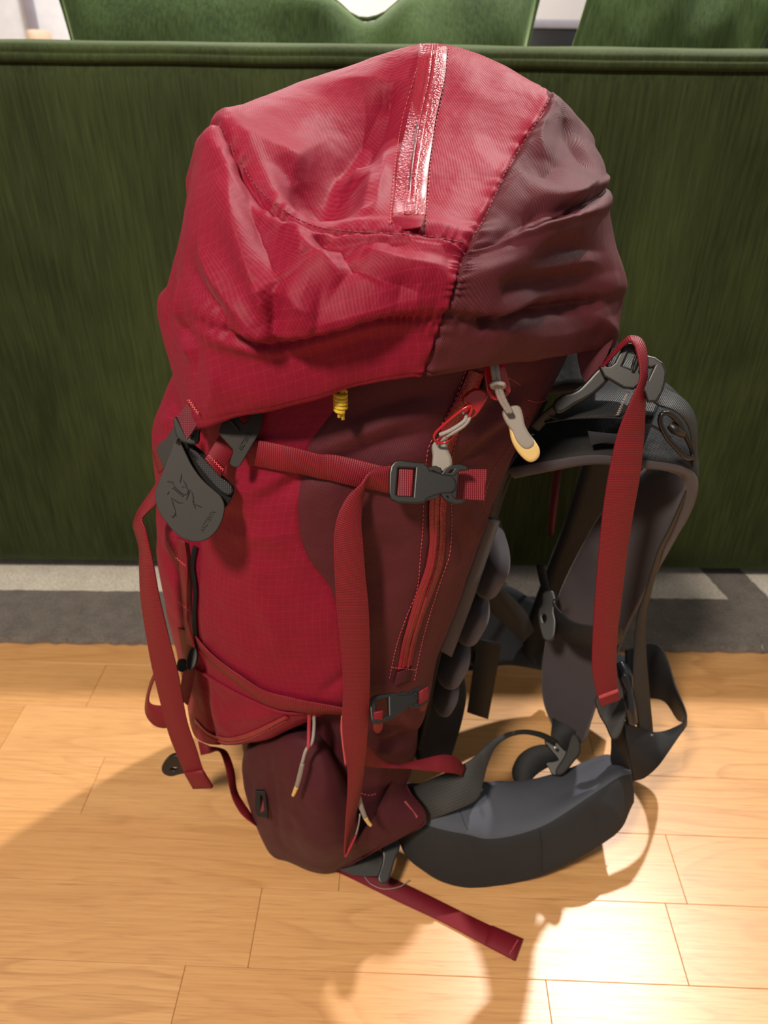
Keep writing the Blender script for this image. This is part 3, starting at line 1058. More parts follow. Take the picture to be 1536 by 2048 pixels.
# ------------------------------------------------------------------ lid
lid_rows = [
 # hem
 [(366,742,.60),(371,832,.532),(402,842,.485),(482,826,.462),(572,806,.452),(702,776,.447),(775,760,.447),(815,752,.449),(851,746,.451),(1000,726,.470),(1150,703,.535),(1229,688,.60)],
 # lower fold
 [(322,612,.60),(352,640,.53),(392,632,.475),(470,668,.452),(560,690,.440),(680,656,.437),(780,634,.440),(838,630,.442),(890,630,.445),(1010,640,.462),(1130,612,.520),(1245,604,.59)],
 # belly of the side
 [(340,560,.59),(352,545,.535),(400,530,.480),(480,550,.452),(565,572,.438),(685,562,.435),(790,556,.437),(852,556,.439),(915,560,.442),(1020,548,.458),(1140,525,.515),(1256,560,.59)],
 # upper part of the side
 [(362,480,.60),(366,440,.55),(400,400,.500),(470,440,.470),(560,490,.452),(690,508,.447),(790,510,.448),(860,512,.450),(925,520,.453),(1040,500,.468),(1150,465,.515),(1222,470,.60)],
 # upper seam
 [(395,330,.62),(408,280,.58),(436,246,.545),(502,362,.498),(580,432,.474),(700,464,.463),(790,468,.463),(865,476,.464),(937,488,.466),(1062,455,.486),(1150,418,.525),(1212,372,.60)],
 # top panel
 [(450,245,.66),(470,225,.63),(520,207,.590),(590,275,.545),(660,350,.520),(745,390,.505),(812,390,.503),(895,392,.505),(985,400,.508),(1090,365,.525),(1155,330,.560),(1205,330,.62)],
 [(520,208,.68),(560,185,.66),(600,172,.630),(670,205,.595),(735,235,.570),(800,265,.560),(845,262,.558),(940,268,.560),(1038,300,.560),(1110,285,.57),(1150,275,.595),(1190,295,.64)],
 # ridge
 [(600,190,.72),(625,165,.71),(668,142,.680),(725,120,.660),(785,101,.645),(830,92,.640),(872,91,.637),(985,122,.630),(1100,186,.610),(1122,196,.615),(1145,225,.635),(1170,262,.67)],
]
inner = [(x + (768 - x) * .05, y - 14, d + .016) for x, y, d in lid_rows[0]]
lid_rows.insert(0, inner)
lid_ctrl = [cols(r) for r in lid_rows]
# hidden far side of every ring, then the sloping back of the lid
for k, v in enumerate(lid_ctrl):
    l, r = v[0], v[-1]
    far_y = (.785, .80, .82, .82, .82, .81, .80, .79, .77)[k]
    w = r.x - l.x
    z = (l.z + r.z) / 2
    zb = (.61, .60, .64, .68, .72, .76, .785, .80, .815)[k]
    v += [Vector((r.x - .015, r.y + (far_y - r.y) * .55, (r.z + zb) / 2)), Vector((r.x - .25 * w, far_y, zb)),
          Vector((l.x + .25 * w, far_y, zb)), Vector((l.x + .015, l.y + (far_y - l.y) * .55, (l.z + zb) / 2))]
# closing rows over the top towards the back
last = lid_ctrl[-1]
cx = sum((p for p in last), Vector()) / len(last)
lid_ctrl.append([p.lerp(Vector((cx.x, .71, .826)), .5) for p in last])
lid_ctrl.append([p.lerp(Vector((cx.x, .71, .824)), .97) for p in last])
lw = [
 # big hollow beside the zip and its ridges
 ([(770,140),(710,220),(665,320),(640,420)], .034, -.022), ([(560,300),(600,360),(640,430)], .014, -.006), ([(740,320),(735,380),(715,440)], .012, .007), ([(655,230),(600,300),(575,370)], .018, .006), ([(690,300),(760,230),(785,150)], .018, -.010), ([(600,330),(660,380),(720,430)], .016, -.007),
 ([(770,250),(765,350),(745,440)], .012, .006), ([(720,290),(700,340)], .012, .007), ([(770,150),(775,170)], .009, -.006),
 ([(760,235),(745,300)], .008, -.004), ([(480,260),(560,290),(620,300)], .014, .004),
 # folds of the near side
 ([(480,300),(500,400),(530,500),(560,560)], .013, -.008), ([(450,330),(470,430),(510,540),(555,640)], .011, .008),
 ([(400,480),(440,560),(500,620),(545,680)], .010, .007), ([(385,540),(430,620),(470,660)], .010, -.009),
 ([(555,580),(553,640),(556,690)], .007, -.009), ([(570,560),(600,600),(640,610)], .014, .008), ([(530,560),(545,620),(548,680)], .006, .006),
 ([(680,480),(700,530),(760,560),(840,580)], .011, -.008), ([(690,510),(740,560),(800,580)], .010, .006), ([(730,500),(790,530),(900,540)], .010, .006),
 ([(600,480),(650,520),(690,560)], .012, .007), ([(640,470),(660,510)], .009, -.006), ([(575,445),(600,480),(605,520)], .008, .005), ([(780,480),(850,500),(920,500)], .008, .004),
 ([(590,640),(680,620),(760,600),(880,590)], .014, .005),
 # lower fold shadow line
 ([(400,612),(470,642),(552,662),(640,645),(760,612),(885,606)], .014, .008), ([(450,700),(560,725),(700,690),(840,665)], .016, -.004),
 ([(390,640),(470,672),(552,693),(640,672),(760,640),(888,632)], .0045, -.0065), ([(395,655),(470,690),(550,708)], .007, .003),
 ([(370,560),(365,640),(380,720)], .012, .006), ([(345,620),(380,680),(385,760)], .009, -.006), ([(420,700),(430,780),(410,830)], .012, .003),
 # burgundy end
 ([(1200,375),(1150,415),(1060,430),(945,498)], .008, -.010), ([(1195,360),(1140,395),(1060,405)], .012, .007), ([(1190,400),(1120,445),(1010,480)], .012, .006),
 ([(895,632),(1000,642),(1060,625),(1150,612),(1240,598)], .006, -.009), ([(900,610),(1000,620),(1060,600),(1160,585)], .012, .006),
 ([(960,640),(975,660)], .006, -.005), ([(1000,600),(1040,570),(1120,560),(1240,540)], .012, -.008), ([(1060,520),(1140,500),(1215,500)], .012, -.006), ([(1030,545),(1110,535),(1200,520)], .011, .006),
 ([(1110,200),(1080,270),(1090,320)], .010, .006), ([(1130,230),(1160,300),(1180,350)], .011, -.006), ([(1040,350),(1090,340),(1150,300)], .012, -.006),
 ([(1180,620),(1215,650),(1230,680)], .009, .005), ([(1000,660),(1100,670),(1200,650)], .014, .004),
 ([(990,420),(1040,370),(1090,340)], .012, .005), ([(1060,250),(1050,310),(1010,350)], .008, .003),
]
lw = [(l_, w_ * .92, a_ * 1.30) for l_, w_, a_ in lw]
LIDC = 8.0                                    # column of the red/burgundy seam
lid = Surf(lid_ctrl, 400, 300, True, lw, .0030, 13, 1.7,
           pinch=[('v', 5.0, .07, -.0040), ('v', 5.32, .16, .0022), ('v', 4.72, .16, .0030), ('u', LIDC, .05, -.0030), ('v', 1.0, .05, -.0004)],
           bumpfn=lambda tu, tv: .0011 * np.sin(tv[:, None] * 23 + np.sin(tv[:, None] * 7) * 2) * np.exp(-((tu[None, :] - LIDC) / .22) ** 2) * (np.abs(tu[None, :] - LIDC) > .03)
           + .0010 * np.sin(tu[None, :] * 17 + np.sin(tu[None, :] * 5) * 2) * np.exp(-((tv[:, None] - 5.0) / .25) ** 2) * (tu[None, :] < 12)
           + .0009 * np.sin(tu[None, :] * 21 + np.sin(tu[None, :] * 3) * 3) * np.exp(-((tv[:, None] - 2.0) / .22) ** 2) * (tu[None, :] < 12))
redsel = lambda u, v: (u < LIDC) or (u > 13.5)
lid_o = link('lid', lid.mesh('lid', select=redsel), M['ripstop'], pack)
lidb = link('lid_end_panel', lid.mesh('lid_end_panel', select=lambda u, v: not redsel(u, v)), M['burg'], lid_o)
lidb['label'] = 'burgundy end panel of the lid'

# ------------------------------------------------------------------ small builders for fittings
def z2(zx, ox, oy):
    return lambda pts: [(ox + x / zx, oy + y / zx) for x, y in pts]

def view_n(px, py, tilt=(0, 0, 0)):
    return (-ray(px, py) + Vector(tilt)).normalized()

def pxplate(name, outlines, at, nrm, half, bevel, mat, parent, up=None):
    """flat fitting whose outline lies in the plane through `at` with normal nrm"""
    o = U(*at)
    nrm = Vector(nrm).normalized()
    fx = frame(o, Vector((1, 0, 0)), nrm)
    inv = fx.inverted()
    outs = []
    for ol in outlines:
        q = []
        for (x, y) in ol:
            r = ray(x, y)
            t = (o - CP).dot(nrm) / r.dot(nrm)
            p = inv @ (CP + r * t)
            q.append((p.x, p.y))
        outs.append(q)
    me = plate_mesh(name, outs, half, bevel, fx)
    smooth_by_angle(me, 16)
    return link(name, me, mat, parent)

def smooth_ol(pts, n=None):
    k = len(pts)
    s = spl([(x, y, 0) for x, y in pts], n or k * 4, True)
    return [(p[0], p[1]) for p in s]

def stitches(name, surf, line, mat, parent, dash=.0026, gap=.0014, rad=.00042, off=.0004, n=None):
    dense = spl([(x, y, 0) for x, y in line], len(line) * 12)
    pts = np.array([tuple(surf.hit(x, y, off)[0]) for x, y, _ in dense])
    L = np.concatenate([[0], np.cumsum(np.linalg.norm(np.diff(pts, axis=0), axis=1))])
    out, s = [], 0.0
    while s + dash < L[-1]:
        ab = [np.array([np.interp(q, L, pts[:, c]) for c in range(3)]) for q in (s, s + dash / 2, s + dash)]
        out.append(tube_mesh('d', ab, [rad * .6, rad, rad * .6], 4, 5))
        s += dash + gap
    o = link(name, join(out, name), mat, parent)
    return o

def bartack(name, p0, p1, mat, parent, h=.0035, n=14, rad=.0004):
    """a zigzag of thread between two points"""
    p0, p1 = Vector(p0), Vector(p1)
    d = (p1 - p0)
    side = d.cross(ray(768, 1024)).normalized() * h / 2
    pts = [p0 + d * (i / n) + side * (1 if i % 2 else -1) for i in range(n + 1)]
    V = []
    for a, b in zip(pts[:-1], pts[1:]):
        V.append(tube_mesh('t', [a, b], rad, 2, 5))
    return link(name, join(V, name), mat, parent)

def text_mesh(txt, M_, size, ext):
    cu = bpy.data.curves.new('t', 'FONT')
    cu.body = txt
    cu.size = size
    cu.extrude = ext
    cu.align_x = 'LEFT'
    ob = bpy.data.objects.new('t', cu)
    COL.objects.link(ob)
    dg = bpy.context.evaluated_depsgraph_get()
    me = bpy.data.meshes.new_from_object(ob.evaluated_get(dg))
    bpy.data.objects.remove(ob, do_unlink=True)
    me.transform(M_)
    return me

# ------------------------------------------------------------------ lid fittings
zc = [(867, 93), (860, 160), (842, 250), (826, 340), (818, 434)]
zt = surf_strip('lid_zip', lid, zc, .0205, M['zip'], lid_o, .0010, .0010, 90)
zt['label'] = 'coated zip running over the lid'
surf_strip('zip_coil', lid, [(x - 5, y) for x, y in zc], .0034, M['zip'], zt.parent, .0018, .0009, 90)
surf_strip('zip_coil', lid, [(x + 5, y) for x, y in zc], .0034, M['zip'], zt.parent, .0018, .0009, 90)
surf_strip('zip_slit', lid, [(838, 250), (829, 300), (819, 385)], .0009, M['zip_dark'], lid_o, .0028, .0006, 40)
surf_strip('zip_end_tab', lid, [(817, 437), (814, 462)], .0200, M['ripstop'], lid_o, .0014, .0014, 12)
stitches('stitching', lid, [(847, 92), (827, 163), (805, 243), (788, 346), (780, 450)], M['stitch'], lid_o)
stitches('stitching', lid, [(898, 97), (884, 189), (865, 288), (853, 425), (848, 462)], M['stitch'], lid_o)
stitches('stitching', lid, [(786, 438), (815, 436), (848, 438)], M['stitch'], lid_o, off=.0024)
# seam piping of the top panel and of the burgundy end
stitches('stitching', lid, [(1100, 195), (1060, 265), (1010, 345), (975, 425), (940, 485)], M['stitch_dark'], lid_o, .003, .0012, .0005, .0002)
stitches('stitching', lid, [(440, 252), (475, 315), (520, 382), (585, 432), (640, 455), (700, 463), (790, 468), (865, 474), (930, 486)], M['stitch_dark'], lid_o, .003, .0010, .0005, .0002)
# pale tape peeping out along the hem and the yellow cord knot below it
hem = [lid.hit(x, y, -.0005)[0] + Vector((0, .002, -.0012)) for x, y in ((566, 806), (600, 798), (640, 789), (668, 783))]
tube('hem_tape', hem, .0009, M['pull_tip'], lid_o, 20, 6)
kc = U(681, 800, .462)
knot = []
for i in range(5):
    for a in range(8):
        an = a / 8 * 2 * math.pi
        knot.append(kc + Vector((math.cos(an) * .0036, math.sin(an) * .0036, .006 - .0028 * (i + a / 8))))
kn = tube('cord_knot', knot, .0016, M['yellow'], lid_o, 90, 7)
kn['label'] = 'yellow knotted cord end'
tube('cord_tail', [kc + Vector((.001, 0, .012)), kc + Vector((.0, 0, .002)), kc + Vector((-.001, -.002, -.012))], .0014, M['yellow'], lid_o, 14, 6)
tube('cord_tail', [kc + Vector((.004, .002, .012)), kc + Vector((.001, 0, .002)), kc + Vector((.0015, -.001, -.014))], .0014, M['yellow'], lid_o, 14, 6)
# corner webbing of the lid with its bar tack
Z6 = z2(8.084, 290, 720)
pts = Z6([(690, 715), (880, 985), (685, 1280), (535, 930)])
lw_ = pxplate('corner_webbing', [pts], (377, 845, .492), view_n(377, 845, (-.3, 0, 0)), .0009, .0004, M['web_maroon'], lid_o)
bartack('bar_tack', U(*Z6([(700, 640)])[0], .484), U(*Z6([(865, 870)])[0], .478), M['stitch'], lid_o, .0022, 12)

# ------------------------------------------------------------------ side zip
sz = [(952, 742), (927, 800), (902, 850), (884, 905), (877, 960), (874, 1020), (873, 1080), (867, 1130), (850, 1180), (833, 1230), (818, 1280), (808, 1334)]
szt = surf_strip('side_zip', body, sz, .0185, M['zip'], side_o, .0010, .0010, 140)
szt['label'] = 'coated red zip down the side panel'
surf_strip('zip_coil', body, [(x - 5, y) for x, y in sz[4:]], .0032, M['zip'], side_o, .0018, .0009, 100)
surf_strip('zip_coil', body, [(x + 5, y) for x, y in sz[4:]], .0032, M['zip'], side_o, .0018, .0009, 100)
surf_strip('zip_slit', body, [(875, 1040), (874, 1085), (866, 1140), (850, 1190)], .0008, M['zip_dark'], side_o, .0028, .0006, 50)
surf_strip('zip_opening', body, [(973, 745), (966, 770), (958, 795)], .0055, M['velcro'], side_o, .0016, .0008, 20)
surf_strip('zip_end_tab', body, [(807, 1338), (802, 1364)], .0190, M['burg'], side_o, .0014, .0012, 12)
stitches('stitching', body, [(931, 740), (912, 794), (890, 837), (860, 887), (852, 925), (848, 975), (846, 1010), (845, 1059), (841, 1106), (834, 1178), (812, 1235), (793, 1290), (778, 1358)], M['stitch'], side_o)
stitches('stitching', body, [(958, 790), (921, 850), (906, 903), (903, 940), (902, 1012), (903, 1040), (899, 1106), (882, 1158), (862, 1220), (845, 1280), (828, 1362)], M['stitch'], side_o)
stitches('stitching', body, [(782, 1332), (806, 1335), (833, 1338)], M['stitch'], side_o, off=.0022)
stitches('stitching', body, [(1055, 800), (1075, 804), (1093, 800)], M['stitch'], side_o)
stitches('seam_thread', body, [(1055, 835), (1020, 890), (985, 945), (968, 1000), (972, 1030)], M['stitch_dark'], side_o, .003, .001, .0006, .0002)

Z4 = z2(5.908, 840, 710)
def zx(x, y): return Z4([(x, y)])[0]
# first slider with its loop pull
sl = pxplate('zip_slider', [smooth_ol(Z4([(560, 480), (640, 430), (740, 440), (765, 490), (730, 560), (640, 690), (560, 720), (540, 640), (600, 590), (530, 540)]))],
             (952, 806, .488), view_n(952, 806, (.2, 0, .1)), .0030, .0020, M['slider'], side_o)
loop = [U(*zx(x, y), d) for x, y, d in ((590, 600, .478), (480, 660, .477), (330, 780, .477), (200, 900, .478), (165, 970, .479), (200, 1030, .480), (290, 1035, .480), (370, 980, .480), (480, 850, .480), (570, 730, .480), (610, 640, .479))]
tube('pull_loop', loop, .0011, M['slider'], sl, 80, 7, True)
tube('pull_cord', [U(*zx(x, y), d) for x, y, d in ((520, 680, .484), (545, 740, .480), (500, 800, .478), (360, 890, .477), (230, 945, .477))], .0016, M['cord'], sl, 30, 7)
tube('pull_cord', [U(*zx(x, y), d) for x, y, d in ((560, 700, .484), (580, 750, .480), (520, 830, .478), (400, 910, .477), (310, 960, .478))], .0016, M['cord'], sl, 30, 7)
pxplate('rubber_pull', [smooth_ol(Z4([(160, 1000), (230, 960), (300, 1010), (290, 1090), (310, 1160), (340, 1230), (335, 1330), (250, 1370), (180, 1330), (185, 1200), (175, 1110)]))],
        (882, 900, .487), view_n(882, 900, (0, 0, .1)), .0028, .0024, M['pull'], sl)
# second slider, cord and long pull
s2 = pxplate('zip_slider', [smooth_ol(Z4([(765, 150), (780, 90), (960, 80), (1000, 200), (1050, 380), (1040, 450), (940, 520), (850, 500), (800, 400)])),
                            smooth_ol(Z4([(850, 390), (900, 360), (980, 370), (1020, 410), (1000, 450), (920, 495), (860, 470), (830, 420)]))],
             (993, 765, .492), view_n(993, 765, (.2, 0, .1)), .0012, .0009, M['slider'], side_o)
for off in (-22, 22):
    tube('pull_cord', [U(*zx(870 + off, 60), .490), U(*zx(890 + off, 200), .484), U(*zx(915 + off, 350), .482), U(*zx(970 + off, 520), .483), U(*zx(1060 + off * .7, 680), .484)], .0018, M['cord'], s2, 40, 7)
tube('cord_knot', [U(*zx(x, y), .4785) for x, y in ((850, 350), (900, 330), (980, 345))] + [U(*zx(x, y), .482) for x, y in ((985, 375), (900, 385), (860, 375))], .0017, M['cord'], s2, 40, 7, True)
full = [(1010, 700), (1030, 660), (1140, 635), (1175, 700), (1200, 830), (1250, 930), (1330, 1040), (1375, 1120), (1370, 1190), (1310, 1230), (1240, 1190), (1160, 1090), (1110, 980), (1085, 850), (1040, 770)]
pl = pxplate('rubber_pull', [smooth_ol(Z4(full))], (1040, 860, .486), view_n(1040, 860, (.1, 0, .1)), .0026, .0023, M['pull_tip'], s2)
grey = [(1006, 700), (1028, 654), (1142, 629), (1180, 700), (1206, 830), (1254, 930), (1318, 1030), (1290, 1078), (1230, 1078), (1160, 1000), (1118, 900), (1080, 845), (1034, 772)]
pxplate('rubber_sleeve', [smooth_ol(Z4(grey))], (1040, 860, .4853), view_n(1040, 860, (.1, 0, .1)), .0028, .0020, M['pull'], s2)

# ------------------------------------------------------------------ compression straps and buckles
def side_buckle(at, nrm, conv, parent, name='side_release_buckle'):
    n_ = nrm
    housing = [(245, 400), (262, 320), (300, 275), (360, 264), (545, 288), (620, 290), (660, 320), (690, 378), (760, 398), (840, 425), (950, 440), (985, 480), (1000, 540), (980, 590), (950, 612), (830, 620), (740, 650), (665, 680), (622, 725), (530, 737), (330, 722), (265, 690), (243, 620)]
    hole = [(310, 330), (330, 312), (555, 322), (525, 690), (320, 680), (285, 650)]
    o = pxplate(name, [conv(housing), conv(hole)], at, n_, .0030, .0014, M['plastic'], parent)
    up = [(845, 412), (900, 345), (970, 310), (1060, 300), (1125, 318), (1142, 345), (1065, 350), (1020, 385), (970, 435), (900, 432)]
    uph = [(905, 400), (945, 352), (1015, 335), (965, 402)]
    pxplate('prong', [conv(up), conv(uph)], at, n_, .0022, .0009, M['plastic'], o)
    lo = [(850, 640), (880, 690), (930, 722), (1000, 746), (1060, 746), (1108, 712), (1015, 716), (972, 680), (948, 625)]
    loh = [(885, 660), (925, 650), (950, 702), (910, 695)]
    pxplate('prong', [conv(lo), conv(loh)], at, n_, .0022, .0009, M['plastic'], o)
    pxplate('release_tab', [conv([(690, 335), (770, 320), (825, 345), (838, 388), (800, 380), (740, 352), (702, 372)])], at, n_, .0022, .0009, M['plastic'], o)
    pxplate('release_tab', [conv([(665, 690), (740, 662), (806, 640), (806, 665), (750, 690), (660, 705)])], at, n_, .0022, .0009, M['plastic'], o)
    pxplate('crossbar', [conv([(1000, 330), (1040, 340), (1000, 730), (960, 720)])], at, n_, .0016, .0006, M['plastic'], o)
    return o

ZB = z2(5.908, 740, 880)
upper = surf_strip('compression_strap', body, [(500, 900), (545, 908), (620, 922), (700, 940), (788, 958)], .0212, M['web_red'], pack, .0035, .0017, 60)
side_buckle((862, 966, .468), view_n(862, 966, (.12, 0, .10)), ZB, pack)
pxplate('strap_wrap', [ZB([(352, 330), (498, 336), (472, 695), (328, 690)])], (810, 966, .4685), view_n(810, 966, (.12, 0, .10)), .0022, .0012, M['web_red'], pack)
pxplate('strap_anchor', [ZB([(1040, 352), (1372, 352), (1335, 708), (1005, 690)])], (942, 969, .485), view_n(942, 969, (.35, 0, .05)), .0012, .0005, M['web_red'], pack)
for o_ in (upper,):
    o_['label'] = 'red upper compression strap'

front_strap = pair_strip('strap_tail', [
    (785,930,.474, 783,988,.474), (745,940,.470, 733,975,.472), (722,968,.466, 727,990,.470), (695,993,.463, 724,1010,.466),
    (676,1030,.460, 723,1050,.463), (668,1075,.458, 726,1085,.461), (669,1140,.457, 731,1150,.460), (673,1210,.457, 737,1210,.460), (681,1290,.457, 740,1290,.460),
    (686,1370,.458, 740,1370,.461), (684,1440,.459, 737,1440,.462), (687,1490,.460, 733,1495,.463), (694,1530,.461, 727,1550,.466),
    (695,1577,.462, 721,1590,.470), (692,1635,.463, 709,1638,.474), (690,1675,.464, 700,1672,.476), (689,1709,.465, 693,1709,.477)], M['web_red'], pack, .0017, n=140)
front_strap['label'] = 'long red strap tail hanging down the side'
tube('strap_cord', [U(691, 1712, .468), U(700, 1695, .468), U(711, 1672, .470)], [.0016, .0014, .0010], M['cord_red'], pack, 14, 6)

lower = surf_strip('compression_strap', body, [(398, 1280), (430, 1315), (480, 1354), (533, 1390), (598, 1406), (695, 1417)], .0185, M['web_red'], pack, .0030, .0017, 70)
ZL = z2(8.533, 720, 1340)
# lower buckle: the same fitting, turned
def lowconv(pts):
    out = []
    for x, y in pts:
        s = (x - 245) / (1142 - 245)
        h = (y - 500) / 236.0
        cx_, cy_ = 742 + s * (852 - 742), 1424 + s * (1387 - 1424)
        out.append((cx_ + h * 3, cy_ + h * (27 - 9 * s)))
    return out
side_buckle((795, 1408, .472), view_n(795, 1408, (.30, 0, .2)), lowconv, pack)
pair_strip('strap_wrap', [(747, 1424, .458, 766, 1421, .459), (746, 1440, .4565, 766, 1438, .4575), (746, 1455, .457, 765, 1455, .458), (750, 1463, .461, 760, 1463, .461)], M['web_red'], pack, .003, n=20)
pair_strip('strap_anchor', [(838, 1384, .476, 855, 1372, .482), (838, 1400, .474, 857, 1390, .480), (837, 1412, .476, 853, 1410, .482), (838, 1419, .484, 848, 1420, .490)], M['web_red'], pack, .003, n=20)

# ------------------------------------------------------------------ front: rubber patch, logo flap, webbing
ZY = z2(10.97, 420, 810)
ypatch = pxplate('rubber_patch', [ZY([(330, 250), (300, 330), (210, 580), (250, 660), (515, 960), (530, 1030), (450, 1270), (500, 1330), (590, 1352), (650, 1320), (760, 1130), (880, 920), (1020, 690), (1100, 500), (1135, 320), (1110, 60), (960, 60), (880, 260), (820, 390), (740, 430), (640, 350), (570, 230)])],
     (482, 868, .487), view_n(482, 868, (-.20, 0, 0)), .0010, .0006, M['rubber'], pack)
ypatch['label'] = 'forked dark rubber patch'
pn = view_n(482, 868, (-.20, 0, 0))
for a, b in (((440, 330), (640, 575)), ((290, 560), (515, 850))):
    tube('embossed_line', [U(*ZY([a])[0], .4885), U(*ZY([((a[0] + b[0]) / 2, (a[1] + b[1]) / 2)])[0], .4876), U(*ZY([b])[0], .4868)], .0012, M['rubber_ink'], ypatch, 12, 6)
def text_on(txt, p0, p1, origin, nrm, size, mat, parent):
    o = U(*origin)
    nrm = Vector(nrm).normalized()
    def onp(x, y):
        r = ray(x, y)
        return CP + r * ((o - CP).dot(nrm) / r.dot(nrm))
    a, b = onp(*p0), onp(*p1)
    Mx = frame(a + nrm * .0016, b - a, nrm)
    me = text_mesh(txt, Matrix.Identity(4), size, .0002)
    w = max(v.co.x for v in me.vertices)
    me.transform(Matrix.Diagonal(((b - a).length / w, 1, 1, 1)))
    me.transform(Mx)
    return link('embossed_wordmark', me, mat, parent)
text_on("ARC'TERYX", ZY([(690, 1010)])[0], ZY([(915, 640)])[0], (482, 868, .487), pn, .0044, M['rubber_ink'], ypatch)

ZF = z2(8.533, 300, 860)
fn = view_n(380, 970, (-.22, 0, .10))
flap_ol = smooth_ol(ZF([(415, 215), (435, 172), (480, 158), (520, 230), (600, 400), (700, 600), (830, 790), (960, 930), (1100, 1050), (1205, 1150), (1258, 1280), (1250, 1420), (1205, 1570), (1120, 1720), (1000, 1830), (880, 1885), (740, 1890), (560, 1830), (430, 1730), (320, 1600), (200, 1440), (130, 1280), (103, 1130), (125, 1000), (200, 810), (290, 570), (375, 360)]))
flap = pxplate('logo_flap', [flap_ol], (380, 975, .486), fn, .0011, .0007, M['rubber'], pack)
flap['label'] = 'dark rubber flap with embossed bird skeleton'
# lined back of the folded flap, open at the top
back_ol = smooth_ol(ZF([(480, 165), (560, 155), (680, 215), (830, 330), (950, 450), (1100, 640), (1240, 800), (1390, 930), (1420, 1030), (1390, 1130), (1330, 1240), (1240, 1330), (1100, 1300), (900, 1100), (700, 800), (560, 500)]))
fl2 = pxplate('flap_lining', [back_ol], (400, 940, .5005), fn, .0012, .0007, M['velcro'], flap)
roll = smooth_ol(ZF([(700, 330), (800, 400), (960, 560), (1150, 760), (1340, 930), (1395, 1020), (1370, 1075), (1300, 1075), (1150, 960), (960, 740), (780, 500)]))
pxplate('flap_backing', [roll], (400, 940, .4965), fn, .0016, .0013, M['web_black'], flap)
pair_strip('flap_fold', [(*ZF([(440, 168)])[0], .4845, *ZF([(470, 160)])[0], .500), (*ZF([(520, 260)])[0], .4850, *ZF([(480, 165)])[0], .500), (*ZF([(430, 215)])[0], .4840, *ZF([(455, 165)])[0], .500)], M['rubber'], flap, .001, n=10)
# bird skeleton emblem
def onflap(x, y, lift=.0012):
    o = U(380, 975, .486)
    r = ray(*ZF([(x, y)])[0])
    return CP + r * ((o - CP).dot(fn) / r.dot(fn)) + fn * lift
strokes = [
 [(395, 880), (415, 950), (470, 1020), (550, 1085), (600, 1110), (645, 1085), (655, 1030), (630, 990), (585, 965), (555, 985)],
 [(545, 745), (540, 800), (525, 870), (520, 900)], [(575, 860), (610, 920), (640, 970)], [(300, 880), (345, 885), (390, 905)], [(330, 1050), (320, 1080), (300, 1100)],
 [(370, 1160), (420, 1190), (470, 1230), (520, 1245), (565, 1248)], [(372, 1170), (395, 1250), (420, 1320), (440, 1375)],
 [(440, 1370), (435, 1430), (405, 1470), (365, 1475)], [(430, 1430), (410, 1480), (395, 1505)], [(440, 1440), (452, 1475)],
 [(690, 1020), (670, 1080), (650, 1130), (625, 1195)], [(705, 1040), (735, 1110), (748, 1190), (742, 1240)],
 [(735, 1265), (790, 1280), (850, 1300), (895, 1325)], [(750, 1225), (765, 1290), (780, 1345)], [(720, 1230), (760, 1225)],
]
for k in range(6):
    strokes.append([(385 + 34 * k, 1010 + 26 * k), (405 + 33 * k, 992 + 27 * k), (425 + 30 * k, 990 + 30 * k)])
em = [tube_mesh('s', [onflap(*p) for p in st_], [.00022, .00050, .00045, .00025], 16, 5) for st_ in strokes]
link('embossed_emblem', join(em, 'embossed_emblem'), M['rubber_ink'], flap)
text_on("ARC'TERYX", ZF([(905, 1745)])[0], ZF([(1120, 1395)])[0], (380, 975, .486), fn, .0042, M['rubber_ink'], flap)

# webbing around the flap
pair_strip('flap_webbing', [(*ZF([(1180, 95)])[0], .506, *ZF([(1425, 365)])[0], .502), (*ZF([(1060, 290)])[0], .500, *ZF([(1310, 580)])[0], .497), (*ZF([(938, 490)])[0], .495, *ZF([(1200, 800)])[0], .492)], M['web_red'], pack, .0018, n=24)
pair_strip('webbing_fold', [(*ZF([(985, 415)])[0], .4945, *ZF([(1270, 690)])[0], .4925), (*ZF([(936, 485)])[0], .491, *ZF([(1205, 800)])[0], .489)], M['web_red'], pack, .0032, n=8)
bartack('bar_tack', U(*ZF([(1000, 430)])[0], .4895), U(*ZF([(1255, 690)])[0], .4875), M['stitch'], pack, .0018, 14)
pxplate('rubber_keeper', [smooth_ol(ZF([(360, 40), (440, -60), (490, -120), (515, 20), (500, 150), (420, 240), (330, 450), (255, 640), (190, 500), (125, 330), (200, 215), (300, 150)]))],
        (335, 895, .520), view_n(335, 895, (-.35, 0, 0)), .0010, .0006, M['rubber'], pack)
pair_strip('left_webbing', [(*ZF([(45, 345)])[0], .545, *ZF([(135, 330)])[0], .522), (*ZF([(90, 520)])[0], .545, *ZF([(200, 510)])[0], .522), (*ZF([(165, 740)])[0], .545, *ZF([(252, 640)])[0], .522)], M['web_red'], pack, .0018, n=20)
# male half of the lid buckle, half hidden below the hem
pxplate('lid_buckle', [smooth_ol(Z6([(500, 960), (540, 1010), (690, 1290), (760, 1230), (850, 1050), (900, 1000), (860, 1180), (840, 1330), (700, 1330), (560, 1260), (505, 1100)]))],
        (378, 868, .502), view_n(378, 868, (-.2, 0, 0)), .0026, .0012, M['plastic'], pack)
tube('buckle_pin', [U(*Z6([(725, 1250)])[0], .497), U(*Z6([(745, 1215)])[0], .497)], .0014, M['steel'], pack, 6, 6)

